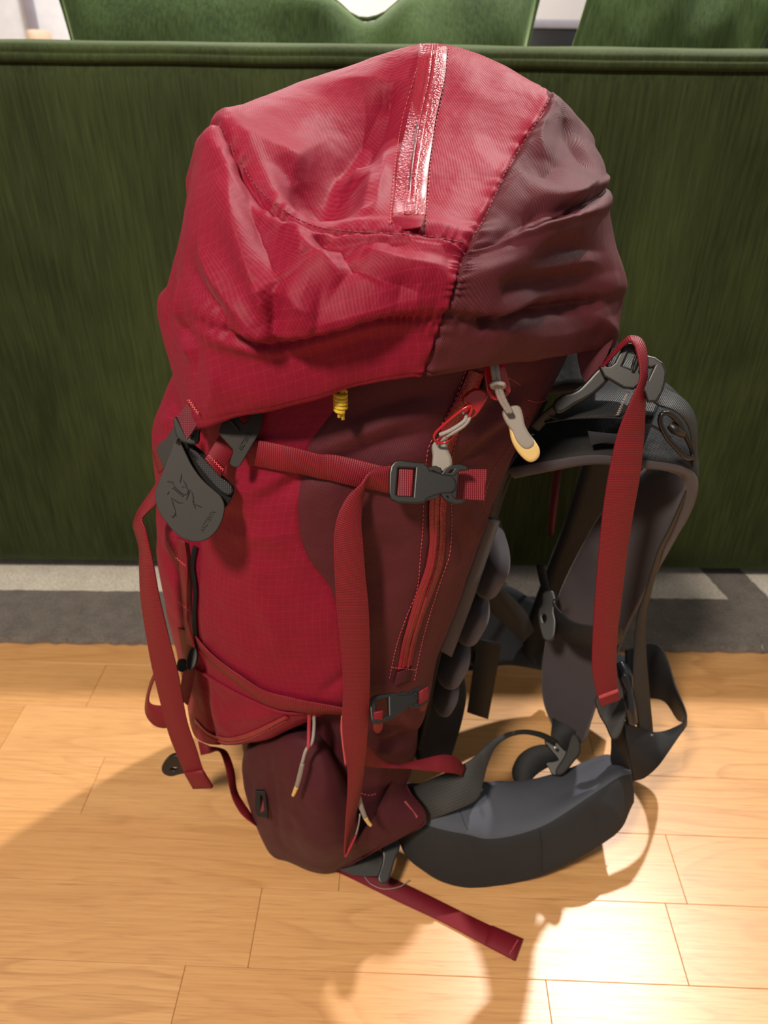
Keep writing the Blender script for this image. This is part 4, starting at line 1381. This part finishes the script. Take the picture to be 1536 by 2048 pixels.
# left hanging strap tail, twisting at its bend
pair_strip('strap_tail', [
    (322,952,.555, 330,985,.548), (300,985,.556, 316,1006,.548), (276,1022,.556, 290,1030,.546), (267,1050,.554, 284,1040,.540), (272,1070,.550, 292,1062,.534),
    (279,1100,.545, 302,1105,.530), (279,1140,.540, 309,1140,.527), (282,1200,.537, 320,1198,.525), (294,1281,.534, 341,1285,.524), (307,1348,.532, 357,1348,.523), (334,1456,.530, 374,1440,.522),
    (352,1505,.529, 393,1497,.522), (370,1548,.528, 407,1541,.521), (386,1574,.527, 425,1573,.520)], M['web_red'], pack, .0017, n=120)['label'] = 'red strap tail hanging at the front'
pair_strip('tail_hem', [(369,1545,.5265, 405,1540,.5195), (386,1575,.5255, 426,1574,.5185)], M['web_red'], pack, .0042, n=6)

# daisy chain down the front
dc = surf_strip('daisy_chain', body, [(372, 1075), (377, 1130), (380, 1190), (384, 1240), (391, 1285)], .0130, M['web_red'], pack, .0055, .0016, 50)
for y, x in ((1117, 374), (1205, 381)):
    p, n_ = body.hit(x, y, .0068)
    bartack('bar_tack', p + Vector((-.005, .002, .002)), p + Vector((.005, -.004, -.003)), M['stitch'], dc, .0012, 8)
surf_strip('shadow_gap_strip', body, [(393, 1090), (388, 1130), (393, 1180), (391, 1230), (396, 1290)], .0045, M['velcro'], pack, .0022, .0008, 40)  # dark strip laid on as the shadow in the gap beside the daisy chain
for line in (([(391, 1440), (417, 1465), (451, 1477), (484, 1474), (520, 1460), (575, 1432)]),):
    surf_strip('pocket_zip', body, line, .0060, M['zip'], body_o, .0009, .0008, 50)
    stitches('stitching', body, [(x, y + 8) for x, y in line], M['stitch'], body_o, .0030, .0008, .0005)
surf_strip('hem_binding', body, [(392, 1335), (440, 1366), (500, 1398), (560, 1422), (610, 1424)], .0035, M['ripstop'], body_o, .0012, .0022, 50)

# straps and fittings at the lower left
pair_strip('webbing_loop', [(312, 1338, .575, 316, 1342, .560), (300, 1368, .575, 303, 1372, .560), (292, 1400, .573, 297, 1398, .560), (292, 1428, .565, 302, 1408, .560), (308, 1450, .556, 318, 1411, .560), (334, 1456, .552, 336, 1410, .560), (362, 1440, .552, 362, 1392, .560)], M['web_red'], pack, .0017, n=60)
pair_strip('webbing_tab', [(356, 1255, .575, 395, 1268, .560), (362, 1290, .575, 386, 1300, .560), (370, 1330, .572, 374, 1332, .560)], M['web_red'], pack, .0018, n=20)
pxplate('ladder_lock', [smooth_ol([(390, 1293), (394, 1310), (390, 1330), (382, 1338), (376, 1330), (380, 1306)])], (385, 1316, .552), view_n(385, 1316, (-.3, 0, 0)), .0025, .0012, M['plastic'], pack)
pxplate('ladder_lock', [smooth_ol([(358, 1322), (368, 1320), (372, 1336), (366, 1342), (357, 1338)])], (364, 1331, .560), view_n(364, 1331, (-.3, 0, 0)), .0022, .0010, M['plastic'], pack)
pair_strip('webbing_loop', [(368, 1336, .562, 392, 1335, .556), (362, 1370, .562, 384, 1378, .556), (364, 1400, .560, 376, 1410, .556)], M['web_red'], pack, .0017, n=20)
zl = z2(4.454, 260, 1180)
pxplate('loose_buckle', [smooth_ol(zl([(295, 1570), (330, 1510), (390, 1470), (480, 1480), (520, 1560), (500, 1610), (440, 1625), (370, 1642), (310, 1620)])), smooth_ol(zl([(350, 1580), (400, 1560), (450, 1575), (400, 1605)]))],
        (350, 1530, .575), view_n(350, 1530, (-.3, -.5, -.6)), .0028, .0012, M['plastic'], pack)
pair_strip('webbing_loop', [(396, 1482, .585, 402, 1510, .580), (420, 1492, .585, 414, 1508, .578), (440, 1497, .582, 438, 1502, .570), (455, 1505, .575, 450, 1530, .560), (468, 1540, .565, 456, 1560, .553), (474, 1580, .560, 466, 1600, .550), (492, 1612, .558, 484, 1630, .548), (525, 1660, .553, 508, 1648, .543)], M['web_red'], pack, .0018, n=60)
zp = z2(5.12, 460, 1400)
pxplate('ladder_lock', [zp([(270, 930), (360, 935), (385, 1140), (380, 1195), (290, 1180), (262, 1100)]), zp([(305, 960), (345, 965), (365, 1130), (310, 1150)])],
        (523, 1608, .517), view_n(523, 1608, (-.3, -.3, -.4)), .0022, .0010, M['plastic'], pack)
pxplate('pocket_webbing', [zp([(308, 965), (345, 968), (365, 1130), (312, 1148)])], (523, 1608, .519), view_n(523, 1608, (-.3, 0, .1)), .0008, .0003, M['web_red'], pack)
tube('shock_cord', [U(619, 1420, .500), U(618, 1455, .496), U(617, 1497, .484)], .0019, M['cord_red'], pack, 20, 7)
tube('shock_cord', [U(628, 1425, .502), U(628, 1455, .497), U(624, 1484, .489), U(612, 1500, .484), U(604, 1528, .481)], .0017, M['cord'], pack, 24, 7)
zpull = tube('cord_pull', [U(605, 1527, .480), U(600, 1550, .478), U(594, 1572, .476)], [.0024, .0027, .0024], M['pull'], pack, 16, 8)
tube('pull_tip', [U(594, 1572, .476), U(590, 1582, .4755), U(586, 1591, .475)], [.0024, .0021, .0018], M['pull_tip'], zpull, 10, 8)
zp2 = tube('cord_pull', [U(718, 1592, .478), U(722, 1612, .475), U(730, 1634, .472)], [.0022, .0029, .0026], M['pull'], pack, 16, 8)
tube('pull_tip', [U(730, 1634, .472), U(736, 1644, .471), U(742, 1651, .470)], [.0026, .0022, .0018], M['pull_tip'], zp2, 10, 8)
tube('pull_cord', [U(720, 1628, .474), U(717, 1650, .474), U(711, 1672, .472)], .0008, M['cord'], zp2, 10, 6)
tube('zip_edge', [U(685, 1432, .470), U(684, 1460, .470), U(687, 1490, .471), U(692, 1530, .474)], .0014, M['stitch'], pack, 20, 6)
stitches('stitching', bottom, [(722, 1586), (740, 1590), (758, 1585)], M['stitch'], pack)

# burgundy wing joining the bag to the hip belt
finL = [(797,1530,.535), (772,1585,.512), (742,1640,.495), (705,1690,.490), (664,1737,.507)]
finR = [(803,1532,.545), (815,1575,.535), (851,1638,.512), (768,1690,.500), (672,1738,.512)]
rows = []
for a, b in zip(finL, finR):
    A_, B_ = U(*a), U(*b)
    mid = (A_ + B_) / 2 + Vector((0, -.004, .002))
    rows.append([A_, A_.lerp(mid, .6), mid.lerp(B_, .4), B_])
fin = Surf(rows, 24, 40, False, (), .0012, 30, 2.0)
fin_o = solid(link('belt_wing', fin.mesh('belt_wing'), M['burg_low'], pack), .0016, 0)
bartack('bar_tack', fin.hit(808, 1603, .0012)[0], fin.hit(833, 1634, .0012)[0], M['stitch'], fin_o, .0030, 20)
tube('edge_binding', [U(*p) + Vector((0, -.001, 0)) for p in ((803,1532,.545), (815,1575,.535), (851,1638,.512), (810,1668,.505), (768,1690,.500), (715,1719,.504), (672,1738,.510))], .0012, M['burg_low'], fin_o, 50, 6)
zt2 = z2(5.12, 580, 1440)
pxplate('belt_webbing', [zt2([(440, 1480), (620, 1440), (760, 1390), (900, 1330), (980, 1390), (940, 1590), (800, 1600), (640, 1585), (500, 1530)])],
        (730, 1735, .512), view_n(730, 1735, (.1, 0, .25)), .0010, .0004, M['web_olive'], pack)
pxplate('belt_ladder_lock', [smooth_ol(zt2([(960, 1290), (1060, 1230), (1110, 1250), (1100, 1330), (1060, 1420), (1020, 1560), (985, 1650), (935, 1660), (915, 1610), (950, 1500), (965, 1400)]))],
        (778, 1725, .505), view_n(778, 1725, (.1, 0, .2)), .0040, .0020, M['plastic'], pack)

# ------------------------------------------------------------------ harness
def pad_strip(name, A, B, thick, mats, parent, out_hint, n=90, m=14, taper=None, groove=None):
    """padded strap between the inner edge curves A and B; thick grows to the outer side"""
    A, B = spl(A, n), spl(B, n)
    C = (A + B) / 2
    T = np.gradient(C, axis=0)
    W = B - A
    N = np.cross(T, W)
    N /= np.maximum(np.linalg.norm(N, axis=1, keepdims=True), 1e-9)
    if (N[0] @ np.array(out_hint)) < 0:
        N = -N
    prof = []
    for k in range(m):                                   # inner face
        w = k / (m - 1)
        prof.append((w, .10 * math.sin(w * math.pi), 0))
    for k in range(1, 5):                                # far edge
        a = k / 5 * math.pi / 2
        prof.append((1.0 + .03 * math.sin(a * 2), k / 5, 0))
    for k in range(m):                                   # outer face
        w = 1 - k / (m - 1)
        e = min(w, 1 - w) * 2
        prof.append((w, 1.0 + .22 * (1 - (1 - e) ** 3) , 1))
    for k in range(1, 5):
        prof.append((-.03 * math.sin(k / 5 * math.pi), 1 - k / 5, 0))
    M_ = len(prof)
    tp = np.ones(n) if taper is None else np.interp(np.linspace(0, 1, n), np.linspace(0, 1, len(taper)), taper)
    L = np.concatenate([[0], np.cumsum(np.linalg.norm(np.diff(C, axis=0), axis=1))])
    V = np.empty((n, M_, 3)); UVs = np.empty((n, M_, 2))
    wl = np.linalg.norm(W, axis=1).mean()
    for k, (w, h, _) in enumerate(prof):
        V[:, k] = A + W * w + N * (h * thick * tp)[:, None]
        UVs[:, k, 0] = w * wl
        UVs[:, k, 1] = L
    fs = grid_faces(n, M_, True)
    mi = []
    for j in range(n - 1):
        for i in range(M_):
            mi.append(1 if prof[i][2] == 1 and prof[(i + 1) % M_][2] == 1 else 0)
    fs.append(tuple(range(M_))[::-1]); mi.append(0)
    fs.append(tuple((n - 1) * M_ + i for i in range(M_))); mi.append(0)
    me = mesh_from(name, V.reshape(-1, 3), fs, UVs.reshape(-1, 2), mi)
    bm = bmesh.new(); bm.from_mesh(me); bmesh.ops.recalc_face_normals(bm, faces=bm.faces); bm.to_mesh(me); bm.free()
    return link(name, me, mats, parent)

# near shoulder strap
nA = [(1030,957,.580), (1100,943,.566), (1190,929,.556), (1285,937,.553), (1338,944,.556), (1366,962,.565), (1362,1010,.580), (1335,1085,.600), (1297,1160,.616), (1252,1250,.630), (1225,1320,.635), (1190,1405,.635), (1160,1488,.630)]
nB = [(1068,872,.645), (1134,818,.640), (1212,778,.636), (1295,772,.635), (1342,815,.640), (1352,870,.650), (1290,935,.660), (1212,1015,.667), (1155,1112,.675), (1112,1210,.680), (1088,1310,.680), (1086,1400,.674), (1116,1478,.655)]
near_strap = pad_strip('shoulder_strap', [U(*p) for p in nA], [U(*p) for p in nB], .0125, [M['grey_lin'], M['black_fab']], pack, (0, -.3, 1), 110)
near_strap['label'] = 'padded near shoulder strap with mauve grey lining'
# patch on top of it and the load lifter webbing
pair_strip('strap_webbing', [(1090,822,.560, 1180,760,.615), (1110,838,.556, 1200,765,.612), (1160,835,.551, 1235,762,.608), (1235,833,.546, 1280,760,.604), (1300,848,.545, 1330,775,.606)], M['web_black'], pack, .0018, n=40)
tube('edge_binding', [U(*p) for p in ((1090,845,.560), (1150,836,.551), (1235,836,.545), (1300,850,.544), (1340,875,.546))], .0011, M['web_black'], pack, 30, 6)
pair_strip('reflective_tab', [(1183,890,.5495, 1175,862,.551), (1215,884,.5470, 1212,866,.548), (1245,884,.5450, 1240,868,.546)], M['grey_dark'], near_strap, .0012, n=10)
ZH = z2(4.518, 1080, 640)
zh = lambda x, y: ZH([(x, y)])[0]
bartack('bar_tack', U(*zh(800, 640), .5405), U(*zh(700, 860), .5425), M['cord'], near_strap, .0026, 22, .00035)
pair_strip('load_lifter', [(1196,738,.575, 1216,692,.600), (1233,737,.560, 1250,706,.590), (1264,748,.552, 1290,716,.580), (1281,776,.547, 1303,735,.575), (1312,808,.545, 1328,775,.572), (1343,819,.546, 1360,793,.572), (1366,836,.548, 1381,815,.572), (1380,862,.552, 1392,845,.573), (1386,910,.558, 1393,890,.574), (1378,965,.566, 1386,960,.578), (1342,1050,.585, 1351,1050,.595),
           (1316,1102,.598, 1324,1102,.603), (1292,1180,.606, 1303,1180,.610), (1274,1237,.608, 1292,1237,.611), (1267,1310,.606, 1293,1310,.608), (1266,1362,.602, 1297,1362,.604), (1272,1440,.595, 1305,1448,.597), (1282,1490,.590, 1307,1468,.592)], M['web_olive'], pack, .0017, n=170)
lk = pxplate('ladder_lock', [ZH([(560, 440), (640, 440), (690, 400), (760, 260), (800, 228), (865, 228), (900, 260), (960, 340), (1030, 358), (1090, 400), (1122, 470), (1112, 560), (1085, 650), (1040, 725), (985, 725), (960, 650), (900, 560), (840, 610), (760, 600), (660, 540), (590, 500)]),
           ZH([(720, 425), (785, 280), (850, 265), (880, 310), (860, 360), (830, 470)]), ZH([(880, 480), (900, 400), (1000, 420), (1060, 400), (985, 560), (930, 540)])],
        (1245, 740, .545), view_n(1245, 740, (.05, 0, .15)), .0030, .0016, M['plastic'], pack)
tube('lock_bar', [U(*zh(840, 480), .541), U(*zh(900, 310), .545)], .0022, M['plastic'], lk, 6, 8)
tube('lock_bar', [U(*zh(985, 570), .541), U(*zh(1075, 420), .545)], .0022, M['plastic'], lk, 6, 8)
qb = pxplate('quick_buckle', [smooth_ol(ZH([(370, 640), (450, 560), (540, 465), (590, 470), (600, 520), (560, 570), (470, 650), (390, 700), (300, 745), (190, 815), (150, 800), (150, 750), (220, 700), (300, 680)]))],
        (1165, 780, .552), view_n(1165, 780, (.05, 0, .1)), .0042, .0024, M['plastic'], pack)
pair_strip('buckle_webbing', [(1062, 852, .566, 1078, 862, .566), (1085, 828, .560, 1100, 838, .560), (1110, 808, .556, 1122, 818, .556)], M['web_olive'], qb, .0018, n=12)
tab = pxplate('lid_tab', [ZH([(330, 255), (500, 215), (660, 175), (600, 320), (500, 500), (440, 560), (400, 555), (375, 490), (350, 380)])], (1185, 710, .563), view_n(1185, 710, (.1, 0, 0)), .0010, .0004, M['burg'], pack)
# red lid strap over the shoulder
pair_strip('strap_tail', [(1184,751,.558, 1188,757,.556), (1206,728,.556, 1210,733,.552), (1224,705,.553, 1229,710,.548), (1253,676,.550, 1258,683,.541), (1268,672,.549, 1268,690,.538), (1282,678,.546, 1272,700,.535), (1290,692,.543, 1277,718,.531), (1294,715,.540, 1280,740,.528),
           (1294,748,.537, 1279,762,.526), (1292,790,.534, 1262,800,.524), (1290,830,.532, 1248,832,.523), (1288,877,.531, 1232,877,.523), (1280,952,.531, 1216,952,.525), (1268,1020,.533, 1205,1025,.527), (1254,1109,.536, 1196,1115,.530),
           (1243,1200,.539, 1189,1205,.533), (1234,1278,.541, 1185,1275,.535), (1233,1338,.541, 1184,1335,.535), (1237,1375,.540, 1192,1382,.534), (1241,1398,.539, 1202,1413,.533)], M['web_red'], pack, .0017, n=170)['label'] = 'red lid strap hanging over the shoulder strap'
bartack('bar_tack', U(1198, 1395, .5325), U(1236, 1381, .5375), M['stitch'], pack, .0042, 24)
# ring on the shoulder strap
zr = z2(3.2, 960, 640)
ringpts = [U(*zr([p])[0], d) for p, d in zip([(1168, 600), (1152, 640), (1165, 690), (1200, 755), (1250, 815), (1305, 868), (1345, 884), (1362, 862), (1345, 800), (1300, 710), (1255, 640), (1210, 600)], [.541, .540, .5395, .539, .540, .542, .545, .548, .549, .548, .546, .543])]
rg = tube('metal_ring', ringpts, .0021, M['steel'], pack, 70, 10, True)
tube('ring_keeper', [U(*zr([(1215, 670)])[0], .549), U(*zr([(1250, 700)])[0], .546), U(*zr([(1300, 730)])[0], .549)], [.0036, .0044, .0034], M['plastic'], rg, 12, 8)

# far shoulder strap
fA = [(1130,800,.79), (1172,900,.79), (1128,1045,.79), (1096,1130,.785), (1062,1220,.775), (1045,1290,.765), (1060,1330,.76)]
fB = [(1230,800,.85), (1262,930,.85), (1222,1050,.845), (1190,1130,.835), (1150,1230,.825), (1120,1300,.815), (1110,1340,.80)]
gA = [U(*p) + Vector((-.005, .15, 0)) for p in nA[:4]] + [U(*p) for p in fA[1:]]
gB = [U(*p) + Vector((-.005, .15, 0)) for p in nB[:4]] + [U(*p) for p in fB[1:]]
pad_strip('shoulder_strap', gA, gB, .012, [M['grey_dark'], M['black_fab']], pack, (0, -.3, 1), 80)['label'] = 'far shoulder strap in charcoal'
pair_strip('strap_tail', [(1118,900,.835, 1132,900,.845), (1106,960,.835, 1120,960,.845), (1100,1020,.835, 1112,1020,.845), (1097,1072,.835, 1106,1072,.842)], M['web_red'], pack, .0017, n=20)
# sternum strap round the near strap, with its buckle
pair_strip('sternum_webbing', [(1072,1130,.700, 1090,1130,.690), (1080,1165,.690, 1096,1165,.680), (1088,1195,.672, 1104,1192,.660)], M['web_black'], pack, .0017, n=14)
pair_strip('sternum_webbing', [(1106,1202,.655, 1104,1236,.650), (1118,1220,.640, 1116,1264,.640), (1144,1242,.620, 1142,1290,.622), (1182,1251,.606, 1180,1303,.610), (1215,1250,.602, 1215,1300,.606), (1238,1252,.610, 1236,1288,.614), (1246,1262,.630, 1244,1276,.630)], M['web_black'], pack, .0018, n=50)
ZS = z2(5.486, 1000, 1140)
stb = pxplate('sternum_buckle', [smooth_ol(ZS([(490, 262), (570, 248), (605, 330), (585, 450), (605, 560), (595, 700), (560, 762), (500, 752), (462, 650), (438, 510), (450, 430), (482, 380)])), smooth_ol(ZS([(458, 510), (490, 475), (525, 510), (520, 570), (480, 590)]))],
        (1096, 1235, .648), view_n(1096, 1235, (-.35, 0, .1)), .0045, .0022, M['plastic'], pack)
tube('buckle_hook', [U(*ZS([(590, 330)])[0], .640), U(*ZS([(640, 310)])[0], .638), U(*ZS([(665, 290)])[0], .638)], .0012, M['plastic'], stb, 8, 6)

# back panel edge, foam pads
pair_strip('frame_webbing', [(1052,872,.588, 1068,868,.600), (1025,920,.582, 1043,912,.598), (1000,965,.578, 1020,958,.592), (978,1034,.573, 994,1036,.586)], M['web_olive'], pack, .0020, n=40)
pair_strip('back_panel_edge', [(974,1036,.572, 996,1040,.595), (950,1105,.568, 972,1110,.592), (915,1205,.564, 938,1210,.588), (878,1300,.560, 900,1312,.584)], M['grey_lin'], pack, .0060, n=50)
def pad(name, c, r, ax, mat, parent, e=2.6):
    """soft rounded cushion"""
    n, m = 26, 40
    V = []
    X = Vector(ax).normalized()
    Y = Vector((0, 1, 0)); Y = (Y - X * Y.dot(X)).normalized()
    Z = X.cross(Y)
    sg = lambda v: math.copysign(abs(v) ** (2 / e), v)
    for j in range(n):
        a = -math.pi / 2 + math.pi * j / (n - 1)
        for i in range(m):
            b = 2 * math.pi * i / m
            p = X * (r[0] * sg(math.cos(a)) * sg(math.cos(b))) + Y * (r[1] * sg(math.cos(a)) * sg(math.sin(b))) + Z * (r[2] * sg(math.sin(a)))
            V.append(Vector(c) + p)
    me = mesh_from(name, V, grid_faces(n, m, True))
    bm = bmesh.new(); bm.from_mesh(me); bmesh.ops.remove_doubles(bm, verts=bm.verts, dist=1e-6)
    bmesh.ops.recalc_face_normals(bm, faces=bm.faces); bm.to_mesh(me); bm.free()
    return link(name, me, mat, parent)
for (x, y, d, s) in ((985, 1085, .655, 1.0), (948, 1178, .65, 1.0), (913, 1264, .645, 1.0), (898, 1322, .64, .8)):
    c = U(x, y, d)
    pad('back_pad', c + Vector((-.012, 0, 0)), (.013 * s, .075, .033 * s), (1, .12, -.36), M['grey_lin'], pack, 3.2)
# stiff frame sheet behind the pads and black lumbar pad
rows = []
for (x, y, d) in ((1090, 800, .60), (1010, 960, .585), (955, 1100, .578), (918, 1205, .572), (880, 1300, .568), (862, 1380, .565), (850, 1450, .563), (838, 1500, .562)):
    p = U(x, y, d)
    rows.append([p, p + Vector((.004, .09, -.002)), p + Vector((.0, .20, -.004))])
fs_ = Surf(rows, 12, 40, False)
solid(link('frame_sheet', fs_.mesh('frame_sheet'), M['black_fab'], pack), .006, 0)
lp = pxplate('lumbar_pad', [smooth_ol([(880, 1318), (905, 1325), (918, 1378), (914, 1420), (898, 1480), (880, 1520), (845, 1515), (838, 1470), (852, 1400), (862, 1350)])], (880, 1420, .605), Vector((.55, -.75, .35)), .010, .006, M['black_fab'], pack)

# ------------------------------------------------------------------ hip belt
# near wing: outer cloth below, blue grey lining rolling over the top
BB = [(792,1665,.545), (812,1712,.525), (852,1746,.512), (905,1769,.5045), (975,1775,.5035), (1080,1751,.508), (1180,1703,.518), (1240,1660,.532), (1268,1605,.556)]
BM = [(800,1615,.548), (825,1640,.528), (870,1655,.515), (930,1668,.510), (990,1678,.512), (1085,1652,.522), (1180,1592,.540), (1235,1556,.556), (1262,1548,.572)]
BT = [(812,1570,.580), (842,1573,.570), (890,1575,.562), (940,1573,.562), (990,1573,.568), (1065,1568,.582), (1150,1541,.600), (1215,1515,.610), (1250,1522,.612)]
ctrl = []
for b, m_, t_ in zip(BB, BM, BT):
    b, m_, t_ = U(*b), U(*m_), U(*t_)
    b.z = max(b.z, .004)
    q = (b + m_) / 2 + Vector((0, -.004, .002))
    ctrl.append([b, q, m_, (m_ + t_) / 2 + Vector((0, -.003, .005)), t_, t_ + Vector((0, .012, -.012)), (t_ + b) / 2 + Vector((0, .028, -.004)), b + Vector((0, .016, .001))])
belt = Surf(ctrl, 80, 100, True, [([(1082, 1655), (1084, 1700), (1085, 1745)], .0025, -.0025), ([(1200, 1600), (1225, 1620), (1240, 1650)], .008, .003), ([(1180, 1620), (1215, 1640)], .006, -.003)], .0012, 20, 4.4)
end0 = belt.mesh('hip_belt', matfn=lambda u, v: 1 if (2.0 < u < 5.6) else 0, cap_top=True, cap_bot=True)
belt_o = link('hip_belt', end0, [M['belt_out'], M['belt_in']], pack)
belt_o['label'] = 'near wing of the padded hip belt'
stitches('seam_thread', belt, [(1080, 1660), (1083, 1700), (1084, 1748)], M['belt_out'], belt_o, .004, .0004, .0006)
stitches('seam_thread', belt, [(920, 1622), (930, 1650), (938, 1662)], M['web_olive'], belt_o, .004, .0006, .0004)
# webbing spreading from the belt to the shoulder strap's foot
pair_strip('belt_strap', [(786,1592,.556, 842,1646,.5235), (838,1568,.552, 898,1626,.519), (900,1541,.552, 952,1600,.524), (940,1520,.556, 966,1566,.540), (962,1500,.562, 976,1528,.553), (985,1480,.575, 992,1494,.570), (1015,1465,.592, 1020,1474,.588), (1050,1459,.606, 1052,1469,.602), (1085,1465,.618, 1085,1477,.612), (1112,1478,.626, 1108,1492,.620)], M['web_olive'], pack, .0016, n=90)
pair_strip('strap_foot', [(1105,1436,.660, 1152,1462,.640), (1102,1465,.645, 1142,1490,.632), (1100,1490,.634, 1134,1508,.626)], M['web_black'], pack, .003, n=16)
pair_strip('webbing_loop', [(1112,1493,.632, 1128,1522,.620), (1085,1489,.636, 1108,1530,.618), (1058,1496,.636, 1090,1538,.616), (1036,1513,.632, 1074,1549,.612), (1024,1540,.622, 1062,1562,.606), (1028,1562,.612, 1056,1576,.600), (1038,1578,.604, 1054,1586,.597)], M['web_black'], pack, .002, n=50)
ZD = z2(6.98, 980, 1420)
ldk = pxplate('ladder_lock', [smooth_ol(ZD([(800, 370), (860, 400), (960, 500), (1060, 590), (1110, 520), (1100, 650), (1020, 760), (930, 890), (880, 890), (840, 810), (800, 750), (900, 730), (970, 690), (900, 600), (820, 500), (780, 450)]))],
        (1115, 1515, .612), view_n(1115, 1515, (.05, 0, .2)), .0035, .0015, M['plastic'], pack)
pxplate('lever', [smooth_ol(ZD([(1170, 362), (1215, 420), (1238, 510), (1220, 610), (1150, 700), (1050, 830), (985, 885), (945, 880), (960, 820), (1020, 730), (1070, 650), (1110, 530), (1140, 420)]))],
        (1140, 1510, .606), view_n(1140, 1510, (.05, 0, .2)), .0045, .0025, M['rubber'], ldk)
for zx_, zy_ in ((905, 525), (918, 828)):
    x_, y_ = ZD([(zx_, zy_)])[0]
    pad('rivet', U(x_, y_, .6065), (.0022, .0022, .0022), (0, -1, .5), M['rivet'], ldk, 2.0)
# red strap crossing behind
pair_strip('belt_tail', [(728,1482,.482, 724,1530,.480), (759,1515,.490, 752,1535,.486), (785,1527,.500, 790,1536,.494), (812,1526,.510, 814,1537,.504), (840,1519,.520, 850,1541,.510), (886,1509,.532, 885,1545,.518), (912,1515,.540, 910,1547,.526), (930,1534,.548, 922,1552,.540)], M['web_red'], pack, .0016, n=60)
# red strap lying on the floor
def floor_strip(name, top, bot, mat, z=.0022, thick=.0017, n=50):
    A = spl([G(x, y, z) for x, y in top], n); B = spl([G(x, y, z) for x, y in bot], n)
    return link(name, strip_mesh(name, A, B, thick), mat, pack)
fl_ = floor_strip('floor_strap', [(715, 1726), (786, 1757), (850, 1787), (920, 1822), (985, 1853), (1046, 1878)], [(668, 1742), (700, 1756), (791, 1801), (885, 1845), (970, 1891), (1030, 1922)], M['web_red'])
fl_['label'] = 'red strap end lying on the floor'
hem_ = floor_strip('tail_hem', [(983, 1851), (1046, 1878)], [(969, 1890), (1030, 1922)], M['web_red'], .0048, .0030, 6)
bartack('bar_tack', G(1036, 1880, .0068), G(1019, 1908, .0068), M['stitch'], pack, .0016, 14)
tube('loose_thread', [G(x, y, .006) for x, y in ((728, 1752), (742, 1768), (768, 1778), (800, 1773), (818, 1760))], .0005, M['cord'], pack, 30, 5)

# far wing of the belt and the dark straps behind
tA = [(905,1145,.76), (960,1158,.78), (1030,1180,.80), (1110,1230,.81), (1190,1283,.80), (1262,1318,.765)]
tB = [(900,1335,.70), (960,1338,.72), (1020,1328,.745), (1100,1340,.755), (1185,1352,.745), (1245,1400,.70)]
pad_strip('hip_belt', [U(*p) for p in tA], [U(*p) for p in tB], .014, [M['belt_out'], M['belt_out']], pack, (0, 1, 0), 60)['label'] = 'far wing of the hip belt'
pair_strip('far_webbing', [(975,1150,.72, 950,1200,.715), (1010,1180,.725, 985,1228,.715), (1050,1222,.735, 1022,1262,.72), (1068,1262,.74, 1045,1285,.72)], M['web_olive'], pack, .002, n=24)
pair_strip('hanging_webbing', [(952,1278,.70, 1003,1285,.715), (946,1340,.695, 992,1350,.71), (934,1424,.69, 976,1438,.70)], M['web_black'], pack, .002, n=24)
pair_strip('hanging_webbing', [(940,1150,.70, 920,1200,.69), (925,1230,.695, 945,1260,.70), (905,1300,.69, 950,1330,.70)], M['web_black'], pack, .002, n=24)
# wide tongue of the belt with its buckle
pair_strip('belt_tongue', [(1246,1440,.585, 1268,1562,.556), (1278,1455,.590, 1290,1555,.560), (1310,1464,.596, 1318,1530,.570), (1343,1457,.606, 1348,1488,.585), (1368,1442,.622, 1368,1458,.612), (1371,1423,.645, 1372,1445,.65), (1352,1375,.685, 1356,1440,.675), (1318,1291,.735, 1322,1400,.70), (1250,1300,.76, 1252,1400,.71)], M['web_black'], pack, .0022, n=90)
bk = tube('belt_buckle', [U(1240, 1325, .625), U(1250, 1352, .612), U(1256, 1385, .602), (U(1259, 1412, .595)), U(1264, 1445, .588)], [.005, .0085, .0060, .0075, .0070], M['plastic_gloss'], pack, 40, 12)
pxplate('belt_buckle', [smooth_ol([(1196, 1395), (1242, 1398), (1248, 1430), (1238, 1465), (1226, 1475), (1214, 1450), (1200, 1425)])], (1222, 1435, .575), view_n(1222, 1435, (.1, 0, .2)), .0035, .0018, M['rubber'], pack)
pair_strip('belt_webbing', [(1222,1465,.588, 1250,1440,.588), (1222,1495,.586, 1254,1480,.584), (1222,1525,.586, 1262,1535,.580), (1240,1545,.585, 1268,1565,.577)], M['web_black'], pack, .0030, n=24)
tube('rivet', [U(1231, 1474, .580), U(1233, 1476, .579)], .0014, M['rivet'], bk, 4, 6)
bartack('bar_tack', U(1284, 1490, .5885), U(1305, 1469, .5905), M['cord'], pack, .0030, 16)
